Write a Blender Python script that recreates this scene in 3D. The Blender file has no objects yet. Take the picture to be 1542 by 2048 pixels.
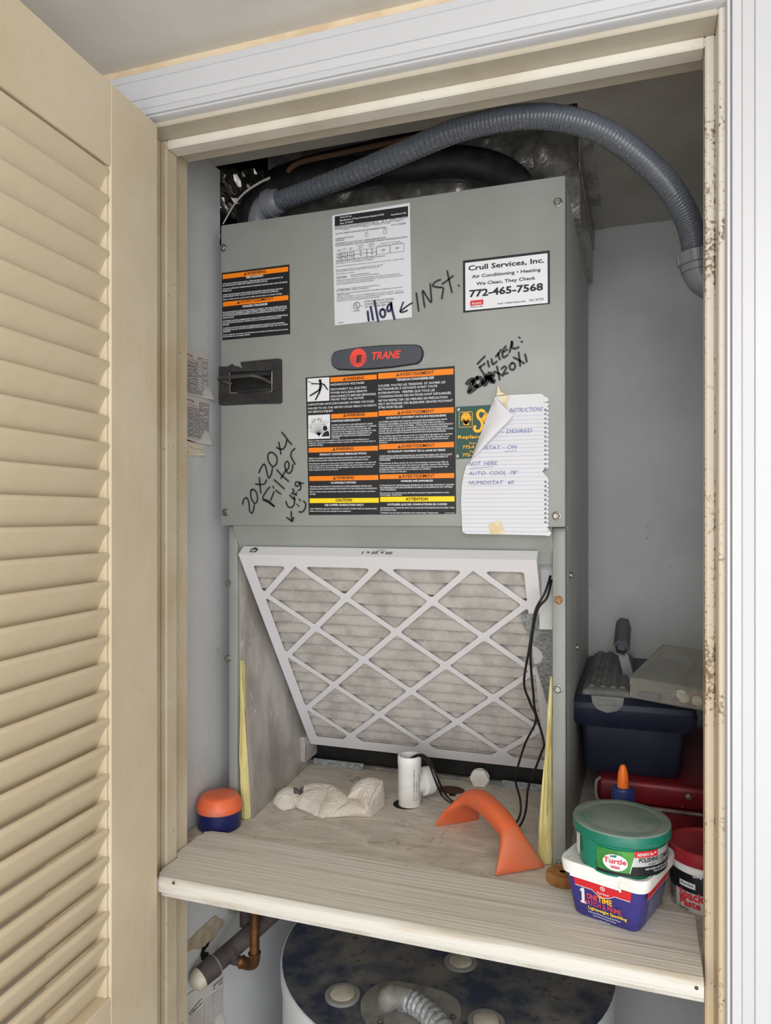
import bpy, bmesh, math, random
from mathutils import Vector, Matrix, noise
random.seed(7)
sc = bpy.context.scene
COL = sc.collection
# ------------------------------------------------------------------ camera
FPX, CX, HZ, EYE = 1480.0, 771.0, 1030.0, 1.5
TH = math.atan(509 / FPX)
CT, ST = math.cos(TH), math.sin(TH)
cd = bpy.data.cameras.new('camera')
cam = bpy.data.objects.new('camera', cd)
COL.objects.link(cam)
cd.sensor_fit = 'HORIZONTAL'; cd.sensor_width = 36; cd.lens = 36 * FPX / 1542
cd.shift_y = 6 / 1542; cd.clip_start = 0.02
cam.location = (0, 0, EYE); cam.rotation_euler = (math.pi / 2, 0, TH)
sc.camera = cam
# ------------------------------------------------------------------ light
w = bpy.data.worlds.new('daylight'); sc.world = w; w.use_nodes = True
bg = w.node_tree.nodes['Background']
bg.inputs['Color'].default_value = (0.90, 0.96, 1.0, 1); bg.inputs['Strength'].default_value = 1.0
def area(name, loc, rot, sx, sy, power, col=(1, 1, 1)):
    l = bpy.data.lights.new(name, 'AREA'); l.shape = 'RECTANGLE'; l.size = sx; l.size_y = sy
    l.energy = power; l.color = col
    o = bpy.data.objects.new(name, l); COL.objects.link(o); o.location = loc; o.rotation_euler = rot
    return o
area('fill_light_right', (1.25, -1.5, 1.25), (math.radians(90), 0, math.radians(36)), 1.9, 1.9, 33, (.97, .985, 1))  # unseen area light, added at the right to brighten door and left wall
area('fill_light_centre', (-.05, -2.3, 1.1), (math.radians(91), 0, math.radians(-5)), 1.4, 2.0, 27, (.97, .985, 1))  # added frontal fill light that lifts the closet's back right; no door there
area('ceiling_lamp', (0.05, -.65, 2.10), (math.radians(18), 0, 0), .55, .55, 16, (1, .985, .96))
sc.view_settings.view_transform = 'Standard'; sc.view_settings.look = 'None'
sc.view_settings.gamma = 1; sc.view_settings.use_curve_mapping = False
sc.view_settings.exposure = -0.05

# ------------------------------------------------------------------ helpers
def ray(u, v):
    a = (u - CX) / FPX; b = (HZ - v) / FPX
    return Vector((-ST + a * CT, CT + a * ST, b))
EYEV = Vector((0, 0, EYE))
def atY(u, v, Y): r = ray(u, v); return EYEV + r * (Y / r.y)
def atX(u, v, X): r = ray(u, v); return EYEV + r * (X / r.x)
def atZ(u, v, Z): r = ray(u, v); return EYEV + r * ((Z - EYE) / r.z)
def crop(ox, oy, k): return lambda x, y: (ox + x / k, oy + y / k)

def lin(c):
    return tuple(((x / 255) / 12.92 if x / 255 <= .04045 else ((x / 255 + .055) / 1.055) ** 2.4) for x in c) + (1,)
def mat(name, col, rough=.5, metal=0, col2=None, scale=12, lo=.42, hi=.62, stretch=(1, 1, 1), detail=5,
        bump=0, bscale=120, bstretch=(1, 1, 1), spec=.5, trans=0, col3=None, scale3=60, lo3=.6, hi3=.7, dist=0, coat=0, ior=1.45, rough2=None):
    m = bpy.data.materials.new(name); m.use_nodes = True
    nt = m.node_tree; N = nt.nodes; L = nt.links; b = N['Principled BSDF']
    b.inputs['Roughness'].default_value = rough; b.inputs['Metallic'].default_value = metal
    b.inputs['Specular IOR Level'].default_value = spec; b.inputs['Transmission Weight'].default_value = trans
    b.inputs['Coat Weight'].default_value = coat; b.inputs['IOR'].default_value = ior
    b.inputs['Base Color'].default_value = lin(col)
    def noisefac(sc_, st, lo_, hi_, det=5):
        tc = N.new('ShaderNodeTexCoord'); mp = N.new('ShaderNodeMapping'); mp.inputs['Scale'].default_value = st
        nz = N.new('ShaderNodeTexNoise'); nz.inputs['Scale'].default_value = sc_; nz.inputs['Detail'].default_value = det
        nz.inputs['Roughness'].default_value = .6; nz.inputs['Distortion'].default_value = dist
        L.new(tc.outputs['Object'], mp.inputs['Vector']); L.new(mp.outputs['Vector'], nz.inputs['Vector'])
        mr = N.new('ShaderNodeMapRange'); mr.inputs['From Min'].default_value = lo_; mr.inputs['From Max'].default_value = hi_
        L.new(nz.outputs['Fac'], mr.inputs['Value'])
        return nz, mr
    last = None
    if col2:
        nz, mr = noisefac(scale, stretch, lo, hi, detail)
        mx = N.new('ShaderNodeMix'); mx.data_type = 'RGBA'
        mx.inputs['A'].default_value = lin(col); mx.inputs['B'].default_value = lin(col2)
        L.new(mr.outputs['Result'], mx.inputs['Factor']); last = mx.outputs['Result']
        if rough2 is not None:
            r2 = N.new('ShaderNodeMapRange'); r2.inputs['To Min'].default_value = rough; r2.inputs['To Max'].default_value = rough2
            L.new(mr.outputs['Result'], r2.inputs['Value']); L.new(r2.outputs['Result'], b.inputs['Roughness'])
    if col3:
        nz, mr = noisefac(scale3, (1, 1, 1), lo3, hi3)
        mx = N.new('ShaderNodeMix'); mx.data_type = 'RGBA'
        if last: L.new(last, mx.inputs['A'])
        else: mx.inputs['A'].default_value = lin(col)
        mx.inputs['B'].default_value = lin(col3)
        L.new(mr.outputs['Result'], mx.inputs['Factor']); last = mx.outputs['Result']
    if last: L.new(last, b.inputs['Base Color'])
    if bump:
        nz, mr = noisefac(bscale, bstretch, .2, .8)
        bp = N.new('ShaderNodeBump'); bp.inputs['Strength'].default_value = bump; bp.inputs['Distance'].default_value = .002
        L.new(mr.outputs['Result'], bp.inputs['Height']); L.new(bp.outputs['Normal'], b.inputs['Normal'])
    return m

BASE = {}
class MB:
    def __init__(s): s.v = []; s.f = []; s.m = []; s.xf = None; s.mi = 0
    def add(s, vs, fs):
        o = len(s.v)
        for p in vs:
            p = Vector(p); s.v.append(s.xf @ p if s.xf else p)
        for f in fs: s.f.append(tuple(o + i for i in f)); s.m.append(s.mi)
        return s
    def bm(s, b):
        b.verts.ensure_lookup_table(); b.verts.index_update()
        s.add([v.co.copy() for v in b.verts], [[v.index for v in f.verts] for f in b.faces]); b.free(); return s
    def box(s, a, b_, bev=0, seg=1):
        lo = Vector([min(a[i], b_[i]) for i in range(3)]); hi = Vector([max(a[i], b_[i]) for i in range(3)])
        b = bmesh.new(); bmesh.ops.create_cube(b, size=1)
        for v in b.verts: v.co = Vector([lo[i] + (v.co[i] + .5) * (hi[i] - lo[i]) for i in range(3)])
        if bev: bmesh.ops.bevel(b, geom=b.edges[:] , offset=bev, segments=seg, affect='EDGES', profile=.5)
        return s.bm(b)
    def prism(s, pts, off):
        """closed polygon pts (3D list) extruded by off vector"""
        n = len(pts); pts = [Vector(p) for p in pts]; off = Vector(off)
        s.add(pts + [p + off for p in pts], [list(range(n))[::-1], list(range(n, 2 * n))] + [[i, (i + 1) % n, n + (i + 1) % n, n + i] for i in range(n)])
        return s
    def tube(s, pts, r, n=12, cap=True, closed=False):
        pts = [Vector(p) for p in pts]; k = len(pts)
        rs = r if isinstance(r, (list, tuple)) else [r] * k
        up = None; vs = []; fs = []
        for i, p in enumerate(pts):
            t = (pts[min(i + 1, k - 1)] - pts[max(i - 1, 0)])
            if t.length < 1e-9: t = Vector((0, 0, 1))
            t.normalize()
            if up is None: up = t.orthogonal().normalized()
            up = (up - t * up.dot(t)).normalized(); sd = t.cross(up)
            for j in range(n):
                a = 2 * math.pi * j / n
                vs.append(p + (up * math.cos(a) + sd * math.sin(a)) * rs[i])
        for i in range(k - 1):
            for j in range(n): fs.append((i * n + j, i * n + (j + 1) % n, (i + 1) * n + (j + 1) % n, (i + 1) * n + j))
        if cap: fs.append(tuple(range(n))[::-1]); fs.append(tuple((k - 1) * n + j for j in range(n)))
        return s.add(vs, fs)
    def lathe(s, prof, c=(0, 0, 0), n=40, axis=None, cap=True):
        """prof list of (r,z); first/last capped when r>0"""
        c = Vector(c); vs = []; fs = []; k = len(prof)
        R = Matrix.Identity(3)
        if axis is not None: R = Vector((0, 0, 1)).rotation_difference(Vector(axis)).to_matrix()
        for (r, z) in prof:
            for j in range(n):
                a = 2 * math.pi * j / n; vs.append(c + R @ Vector((r * math.cos(a), r * math.sin(a), z)))
        for i in range(k - 1):
            for j in range(n): fs.append((i * n + j, i * n + (j + 1) % n, (i + 1) * n + (j + 1) % n, (i + 1) * n + j))
        if cap and prof[0][0] > 0: fs.append(tuple(range(n))[::-1])
        if cap and prof[-1][0] > 0: fs.append(tuple((k - 1) * n + j for j in range(n)))
        return s.add(vs, fs)
    def loft(s, rings, cap=True):
        n = len(rings[0]); vs = [p for r in rings for p in r]; fs = []
        for i in range(len(rings) - 1):
            for j in range(n): fs.append((i * n + j, i * n + (j + 1) % n, (i + 1) * n + (j + 1) % n, (i + 1) * n + j))
        if cap: fs.append(tuple(range(n))[::-1]); fs.append(tuple((len(rings) - 1) * n + j for j in range(n)))
        return s.add(vs, fs)
    def build(s, name, mats, parent=None, base=None, angle=35):
        if not isinstance(mats, (list, tuple)): mats = [mats]
        if parent is not None: b = BASE[parent.name]
        else: b = Vector(base) if base is not None else Vector((0, 0, 0))
        me = bpy.data.meshes.new(name); me.from_pydata([tuple(p - b) for p in s.v], [], s.f)
        for m in mats: me.materials.append(m)
        if len(mats) > 1: me.polygons.foreach_set('material_index', s.m)
        bmm = bmesh.new(); bmm.from_mesh(me); bmesh.ops.recalc_face_normals(bmm, faces=bmm.faces[:]); bmm.to_mesh(me); bmm.free()
        if angle:
            me.polygons.foreach_set('use_smooth', [True] * len(me.polygons)); me.set_sharp_from_angle(angle=math.radians(angle))
        me.update()
        o = bpy.data.objects.new(name, me); COL.objects.link(o)
        if parent is not None: o.parent = parent; BASE[o.name] = b
        else: o.location = b; BASE[o.name] = b
        return o
def tag(o, label, cat, group=None, kind=None):
    o['label'] = label; o['category'] = cat
    if group: o['group'] = group
    if kind: o['kind'] = kind
    return o
def thing(name, loc, label, cat, group=None):
    o = bpy.data.objects.new(name, None); COL.objects.link(o); o.location = loc; o.empty_display_size = .05
    BASE[o.name] = Vector(loc); return tag(o, label, cat, group)
def struct(o): o['kind'] = 'structure'; return o
def smooth(pts, k=6):
    pts = [Vector(p) for p in pts]; out = []
    for i in range(len(pts) - 1):
        p0 = pts[max(i - 1, 0)]; p1 = pts[i]; p2 = pts[i + 1]; p3 = pts[min(i + 2, len(pts) - 1)]
        for j in range(k):
            t = j / k
            out.append(.5 * ((2 * p1) + (p2 - p0) * t + (2 * p0 - 5 * p1 + 4 * p2 - p3) * t * t + (3 * p1 - p0 - 3 * p2 + p3) * t ** 3))
    out.append(pts[-1]); return out

# surfaces that carry flat print: px -> (s,t) on the surface, (s,t) -> 3D with an offset along the normal
class Flat:
    def __init__(s, O, ex, ey, n): s.O = Vector(O); s.ex = Vector(ex).normalized(); s.ey = Vector(ey).normalized(); s.n = Vector(n).normalized()
    def inv(s, u, v):
        r = ray(u, v); t = (s.O - EYEV).dot(s.n) / r.dot(s.n); p = EYEV + r * t - s.O
        return (p.dot(s.ex), p.dot(s.ey))
    def fwd(s, a, b, off=0): return s.O + s.ex * a + s.ey * b + s.n * off
class Cyl:
    def __init__(s, cx, cy, r): s.c = Vector((cx, cy)); s.r = r; s.a0 = math.atan2(-cy, -cx)
    def inv(s, u, v):
        d = ray(u, v); d2 = Vector((d.x, d.y)); A = d2.dot(d2); B = -2 * d2.dot(s.c); C = s.c.dot(s.c) - s.r ** 2
        D = B * B - 4 * A * C; t = (-B - math.sqrt(max(D, 0))) / (2 * A)
        p = d2 * t - s.c; return (((math.atan2(p.y, p.x) - s.a0 + math.pi) % (2 * math.pi) - math.pi) * s.r, EYE + d.z * t)
    def fwd(s, a, b, off=0):
        f = a / s.r + s.a0; R = s.r + off; return Vector((s.c.x + R * math.cos(f), s.c.y + R * math.sin(f), b))

_glyph = {}
def text2d(txt, bold, res=2):
    k = (txt, bold, res)
    if k not in _glyph:
        cu = bpy.data.curves.new('t', 'FONT'); cu.body = txt; cu.size = 1; cu.resolution_u = res; cu.offset = bold; cu.fill_mode = 'BOTH' if False else 'FRONT'
        ob = bpy.data.objects.new('t', cu); me = bpy.data.meshes.new_from_object(ob)
        vs = [(v.co.x, v.co.y) for v in me.vertices]; fs = [tuple(p.vertices) for p in me.polygons]
        bpy.data.meshes.remove(me); bpy.data.objects.remove(ob); bpy.data.curves.remove(cu)
        _glyph[k] = (vs, fs)
    return _glyph[k]
CAP = .727
class Label:
    """a flat printed piece: backing plus one lettering mesh per colour"""
    def __init__(s, surf, lift=.0005): s.sf = surf; s.lift = lift; s.b = MB(); s.p = {}; s.order = []
    def P(s, u, v): return s.sf.inv(u, v)
    def mb(s, m):
        if m.name not in s.p: s.p[m.name] = (MB(), m); s.order.append(m.name)
        return s.p[m.name][0]
    def poly2(s, pts, m=None, off=.0004, ):
        mb = s.b if m is None else s.mb(m)
        if m is None: off = 0
        mb.add([s.sf.fwd(a, b, s.lift + off) for a, b in pts], [tuple(range(len(pts)))])
    def grid2(s, a0, b0, a1, b1, m=None, off=.0004, n=16):
        mb = s.b if m is None else s.mb(m)
        if m is None: off = 0
        vs = []; fs = []
        for i in range(n + 1):
            a = a0 + (a1 - a0) * i / n
            vs += [s.sf.fwd(a, b0, s.lift + off), s.sf.fwd(a, b1, s.lift + off)]
        for i in range(n): fs.append((2 * i, 2 * i + 2, 2 * i + 3, 2 * i + 1))
        mb.add(vs, fs)
    def quad(s, pts, m=None, off=.0004): s.poly2([s.P(*p) for p in pts], m, off)
    def rect(s, u0, v0, u1, v1, m=None, off=.0004):
        a0, b0 = s.P(u0, v0); _, b1 = s.P(u0, v1); a1, _ = s.P(u1, v0)
        if isinstance(s.sf, Cyl): s.grid2(a0, b0, a1, b1, m, off)
        else: s.poly2([(a0, b0), (a1, b0), (a1, b1), (a0, b1)], m, off)
    def frame(s, u0, v0, u1, v1, t, m, off=.0008):
        a0, b0 = s.P(u0, v0); _, b1 = s.P(u0, v1); a1, _ = s.P(u1, v0)
        for q in ((a0, b0, a1, b0 - t), (a0, b1 + t, a1, b1), (a0, b0, a0 + t, b1), (a1 - t, b0, a1, b1)):
            s.poly2([(q[0], q[1]), (q[2], q[1]), (q[2], q[3]), (q[0], q[3])], m, off)
    def text(s, txt, u0, v0, u1, hpx, m, bold=0.0, v1=None, shear=0, off=.0008, hs=1.0):
        """baseline from (u0,v0) to u1 (flat on the surface unless v1), cap height hpx pixels"""
        vs, fs = text2d(txt, bold)
        if not vs: return
        x0 = min(p[0] for p in vs); x1 = max(p[0] for p in vs)
        a0, b0 = s.P(u0, v0); _, bt = s.P(u0, v0 - hpx); h = (bt - b0) / CAP * hs
        if v1 is None: a1, _ = s.P(u1, v0); ex = Vector((1, 0)); W = a1 - a0
        else:
            a1, b1 = s.P(u1, v1); d = Vector((a1 - a0, b1 - b0)); W = d.length; ex = d.normalized()
        ey = Vector((-ex.y, ex.x)); k = W / (x1 - x0)
        out = []
        for x, y in vs:
            q = Vector((a0, b0)) + ex * ((x - x0) * k + y * h * shear) + ey * (y * h)
            out.append(s.sf.fwd(q.x, q.y, s.lift + off))
        s.mb(m).add(out, fs)
    def stroke(s, pts, wd, m, off=.0008, curve=True, k=5):
        q = [Vector(s.P(*p)).to_3d() for p in pts]
        if curve and len(q) > 2: q = smooth(q, k)
        n = len(q); vs = []; fs = []
        for i, p in enumerate(q):
            t = (q[min(i + 1, n - 1)] - q[max(i - 1, 0)]).normalized(); nn = Vector((-t.y, t.x, 0)) * wd / 2
            e = t * (wd * .35 if i == n - 1 else (-wd * .35 if i == 0 else 0))
            for sg in (1, -1): a = p + e * 1 + nn * sg * (.75 if i in (0, n - 1) else 1); vs.append(s.sf.fwd(a.x, a.y, s.lift + off))
        for i in range(n - 1): fs.append((2 * i, 2 * i + 1, 2 * i + 3, 2 * i + 2))
        s.mb(m).add(vs, fs)
    def disc(s, u, v, rpx, m, off=.0006, n=24, ry=None, inner=0):
        a, b = s.P(u, v); a1, _ = s.P(u + rpx, v); _, b1 = s.P(u, v - (ry or rpx)); ra = abs(a1 - a); rb = abs(b1 - b)
        o = [(a + ra * math.cos(2 * math.pi * i / n), b + rb * math.sin(2 * math.pi * i / n)) for i in range(n)]
        if not inner: s.poly2(o, m, off)
        else:
            i_ = [(a + (x - a) * inner, b + (y - b) * inner) for x, y in o]
            for i in range(n): j = (i + 1) % n; s.poly2([o[i], o[j], i_[j], i_[i]], m, off)
    def done(s, name, m, parent, label=None, base=None, letter='lettering'):
        o = s.b.build(name, m, parent, base=base, angle=0)
        if label: o['label'] = label
        s.ink(letter, o)
        return o
    def ink(s, name, parent):
        if not s.order: return
        b = MB(); ms = []
        for i, k in enumerate(s.order):
            mb, mm = s.p[k]; ms.append(mm); b.mi = i; b.add(mb.v, mb.f)
        o = b.build(name, ms, parent, angle=0); o['kind'] = 'stuff'; return o
def filled(outline, holes, thick):
    """2D polygon with holes -> (verts2d, faces) using curve fill"""
    cu = bpy.data.curves.new('c', 'CURVE'); cu.dimensions = '2D'; cu.fill_mode = 'BOTH'; cu.extrude = thick / 2
    for pl in [outline] + holes:
        sp = cu.splines.new('POLY'); sp.points.add(len(pl) - 1); sp.use_cyclic_u = True
        for p, q in zip(sp.points, pl): p.co = (q[0], q[1], 0, 1)
    ob = bpy.data.objects.new('c', cu); me = bpy.data.meshes.new_from_object(ob)
    vs = [v.co.copy() for v in me.vertices]; fs = [tuple(p.vertices) for p in me.polygons]
    bpy.data.meshes.remove(me); bpy.data.objects.remove(ob); bpy.data.curves.remove(cu)
    return vs, fs
def rounded(poly, r, k=4):
    out = []; n = len(poly)
    for i in range(n):
        p = Vector(poly[i]); a = Vector(poly[i - 1]) - p; b = Vector(poly[(i + 1) % n]) - p
        la, lb = a.length, b.length
        if la < 1e-6 or lb < 1e-6: continue
        a.normalize(); b.normalize(); ang = a.angle(b)
        d = min(r / math.tan(ang / 2), la * .45, lb * .45); A = p + a * d; B = p + b * d
        for j in range(k + 1):
            t = j / k; out.append(((1 - t) ** 2 * A + 2 * t * (1 - t) * p + t * t * B))
    return out
def rrect(x0, y0, x1, y1, r, k=5): return rounded([(x0, y0), (x1, y0), (x1, y1), (x0, y1)], r, k)

# ------------------------------------------------------------------ materials
M = {}
def m_(k, *a, **kw): M[k] = mat(k, *a, **kw)
m_('white_trim', (202, 202, 205), .35)
m_('jamb_paint', (204, 191, 168), .5, col2=(188, 170, 140), scale=5, lo=.4, hi=.65, col3=(120, 92, 62), scale3=160, lo3=.64, hi3=.74, bump=.12, bscale=60)
m_('jamb_clean', (224, 219, 208), .45, col2=(206, 197, 178), scale=6, lo=.45, hi=.7, col3=(110, 92, 72), scale3=220, lo3=.68, hi3=.75)
m_('door_paint', (216, 203, 178), .55, col2=(203, 187, 157), scale=4, lo=.4, hi=.7, col3=(232, 226, 216), scale3=90, lo3=.68, hi3=.8, bump=.15, bscale=50, bstretch=(1, 1, .15))
m_('wall_paint', (208, 209, 210), .6, col2=(198, 199, 200), scale=5, col3=(96, 88, 76), scale3=70, lo3=.70, hi3=.76, bump=.1, bscale=60)
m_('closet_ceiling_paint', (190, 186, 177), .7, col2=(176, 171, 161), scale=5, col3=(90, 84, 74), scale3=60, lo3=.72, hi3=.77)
m_('hall_ceiling_paint', (226, 224, 220), .8, col2=(216, 213, 207), scale=3, bump=.1, bscale=90)
m_('hall_wall_paint', (228, 208, 178), .7, col2=(214, 190, 156), scale=20)
m_('floor_tile', (172, 170, 167), .4, col2=(156, 154, 150), scale=6)
m_('cabinet_paint', (144, 147, 142), .38, col2=(137, 140, 135), scale=7, bump=.03, bscale=300)
m_('cabinet_side_lightened', (196, 198, 195), .5, col2=(182, 183, 181), scale=9, stretch=(1, 1, .25), lo=.4, hi=.7, col3=(130, 128, 124), scale3=30, lo3=.68, hi3=.8)  # lighter than the front paint: brightness put into the colour to offset shade
m_('galvanized', (166, 170, 172), .45, metal=.15, col2=(126, 130, 132), scale=160, lo=.4, hi=.6)
m_('screw_metal', (150, 150, 144), .35, metal=.8, col2=(110, 104, 92), scale=300)
m_('rust_screw', (176, 146, 104), .6, metal=.3, col2=(116, 74, 38), scale=400)
m_('foil', (186, 183, 176), .3, metal=.6, col2=(142, 137, 130), scale=30, bump=.8, bscale=36)
m_('liner_foil', (196, 191, 186), .42, metal=.12, col2=(162, 155, 149), scale=16, stretch=(1, 1, .4), col3=(222, 218, 214), scale3=60, lo3=.62, hi3=.74, bump=.25, bscale=30)
m_('fiberglass', (218, 206, 146), .95, col2=(190, 174, 108), scale=70, stretch=(1, 1, .12), bump=1, bscale=140, bstretch=(1, 1, .12))
m_('filter_card', (216, 214, 217), .6)
m_('filter_media', (180, 174, 168), .95, col2=(160, 153, 147), scale=26, col3=(196, 192, 188), scale3=120, lo3=.6, hi3=.85, bump=.5, bscale=200)
m_('black_plastic', (16, 16, 18), .45, col2=(30, 29, 28), scale=30)
m_('black_foam', (52, 50, 50), .85, col2=(36, 34, 34), scale=40, bump=.3, bscale=150)
m_('black_rubber', (24, 25, 28), .5, col2=(40, 40, 41), scale=50)
m_('cord_black', (22, 22, 22), .4)
m_('conduit_grey', (82, 88, 100), .2, col2=(92, 96, 106), scale=30, spec=.6, coat=.4)
m_('conduit_dust', (76, 81, 90), .3, col2=(134, 132, 126), scale=420, lo=.56, hi=.68, spec=.5, coat=.3)
m_('fitting_grey', (112, 114, 120), .35)
m_('plywood', (220, 212, 200), .85, col2=(192, 182, 168), scale=14, stretch=(.8, 2, 1), dist=1.2, lo=.36, hi=.66, col3=(132, 118, 104), scale3=30, lo3=.60, hi3=.78, bump=.35, bscale=60, bstretch=(.4, 3, 1))
m_('shelf_paint', (218, 213, 202), .6, col2=(196, 187, 172), scale=30, stretch=(.10, 3, 1), lo=.5, hi=.74, col3=(156, 128, 98), scale3=42, lo3=.72, hi3=.78, bump=.6, bscale=60, bstretch=(.05, 3, 1))
m_('shelf_edge_paint', (214, 211, 204), .55, col2=(190, 177, 156), scale=18, stretch=(.2, 1, 3), lo=.5, hi=.68, col3=(136, 108, 80), scale3=55, lo3=.70, hi3=.77, bump=.5, bscale=70, bstretch=(.12, 1, 4))
m_('cleat_paint', (204, 202, 194), .6, col2=(184, 178, 166), scale=14)
m_('pvc', (232, 232, 232), .35, col2=(214, 210, 200), scale=14)
m_('towel', (246, 239, 228), .98, col2=(232, 220, 205), scale=18, col3=(250, 248, 243), scale3=120, bump=1, bscale=380)
m_('towel_dark', (130, 118, 122), .98, col2=(86, 78, 84), scale=120, bump=1, bscale=260)
m_('orange_plastic', (220, 104, 62), .45, col2=(204, 124, 92), scale=16, lo=.5, hi=.7)
m_('orange_lid', (236, 108, 66), .4, col2=(206, 132, 106), scale=9, lo=.48, hi=.62)
m_('navy_plastic', (30, 34, 88), .35)
m_('blue_toolbox', (22, 27, 46), .45, col2=(30, 35, 52), scale=20)
m_('grey_toolbox', (88, 92, 98), .5)
m_('clear_plastic', (240, 238, 230), .08, trans=.88, ior=1.12, col2=(228, 222, 206), scale=10, lo=.45, hi=.7)
m_('dusty_clear', (150, 150, 148), .5, trans=.35, ior=1.2, col2=(120, 120, 120), scale=20)
m_('red_metal', (128, 20, 34), .4, metal=.2, col2=(96, 18, 28), scale=20, col3=(176, 130, 130), scale3=90, lo3=.68, hi3=.76)
m_('worn_metal', (150, 140, 132), .5, metal=.4, col2=(110, 92, 84), scale=60)
m_('blue_cap', (42, 56, 112), .45); m_('orange_tip', (240, 116, 34), .4); m_('white_plastic', (236, 236, 234), .4, col2=(226, 222, 216), scale=12)
m_('green_jar', (14, 128, 100), .35); m_('green_lid', (18, 112, 92), .4, col2=(120, 128, 122), scale=14, lo=.56, hi=.74)
m_('lid_dust', (122, 132, 124), .8, col2=(84, 116, 104), scale=22, lo=.44, hi=.68)
m_('silver_print', (196, 198, 200), .35, metal=.3); m_('green_print', (40, 118, 58), .4, col2=(76, 150, 60), scale=22)
m_('red_print', (206, 34, 44), .5); m_('dark_red', (150, 34, 44), .45, col2=(170, 60, 66), scale=10); m_('black_print', (18, 18, 22), .5)
m_('white_print', (220, 220, 224), .5); m_('orange_print', (240, 128, 10), .45); m_('yellow_print', (246, 210, 20), .45)
m_('purple_print', (54, 48, 122), .42, col2=(60, 54, 128), scale=20); m_('gold_print', (244, 178, 40), .5)
m_('label_black', (19, 19, 23), .5); m_('label_white', (208, 208, 214), .45); m_('badge_grey', (66, 70, 80), .45); m_('badge_rim', (30, 32, 38), .4)
m_('trane_red', (226, 70, 58), .5); m_('marker', (30, 30, 36), .5); m_('marker_blue', (36, 42, 74), .5); m_('ink_blue', (84, 88, 158), .6)
m_('rule_blue', (176, 184, 204), .7); m_('note_paper', (212, 211, 216), .7); m_('old_tape', (204, 184, 142), .35, col2=(222, 210, 184), scale=40)
m_('green_card', (28, 72, 64), .4); m_('paper_grey', (206, 200, 196), .8, col2=(196, 190, 184), scale=10); m_('paper_tan', (220, 208, 186), .8)
m_('grid_red', (170, 84, 96), .7); m_('grid_ink', (92, 88, 96), .7); m_('pencil', (70, 70, 84), .7)
m_('heater_white', (214, 216, 220), .35); m_('heater_top', (44, 55, 76), .5, col2=(118, 114, 108), scale=9, lo=.42, hi=.60, detail=10, col3=(36, 46, 66), scale3=60, lo3=.58, hi3=.70)
m_('dusty_metal', (142, 140, 134), .6, metal=.1, col2=(112, 110, 106), scale=30); m_('cap_cream', (206, 200, 184), .55, col2=(170, 160, 140), scale=20); m_('cap_ring', (136, 136, 132), .45)
m_('copper', (122, 82, 50), .5, metal=.7, col2=(74, 50, 34), scale=30); m_('pipe_black', (78, 70, 68), .7, col2=(54, 46, 46), scale=24, col3=(150, 144, 138), scale3=20, lo3=.64, hi3=.8)
m_('bare_drywall', (184, 170, 150), .9, col2=(164, 146, 122), scale=40); m_('wood_puck', (176, 124, 70), .6, col2=(146, 96, 50), scale=40, stretch=(1, 4, 1))
m_('bail_metal', (84, 82, 78), .35, metal=.5); m_('foil_dark', (150, 146, 140), .25, metal=.9); m_('jamb_head', (198, 190, 174), .5, col2=(182, 170, 148), scale=5, lo=.45, hi=.7, col3=(116, 98, 76), scale3=200, lo3=.66, hi3=.75); m_('hole_dark', (22, 19, 16), .9); m_('stain_brown', (88, 64, 46), .9)

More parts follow.
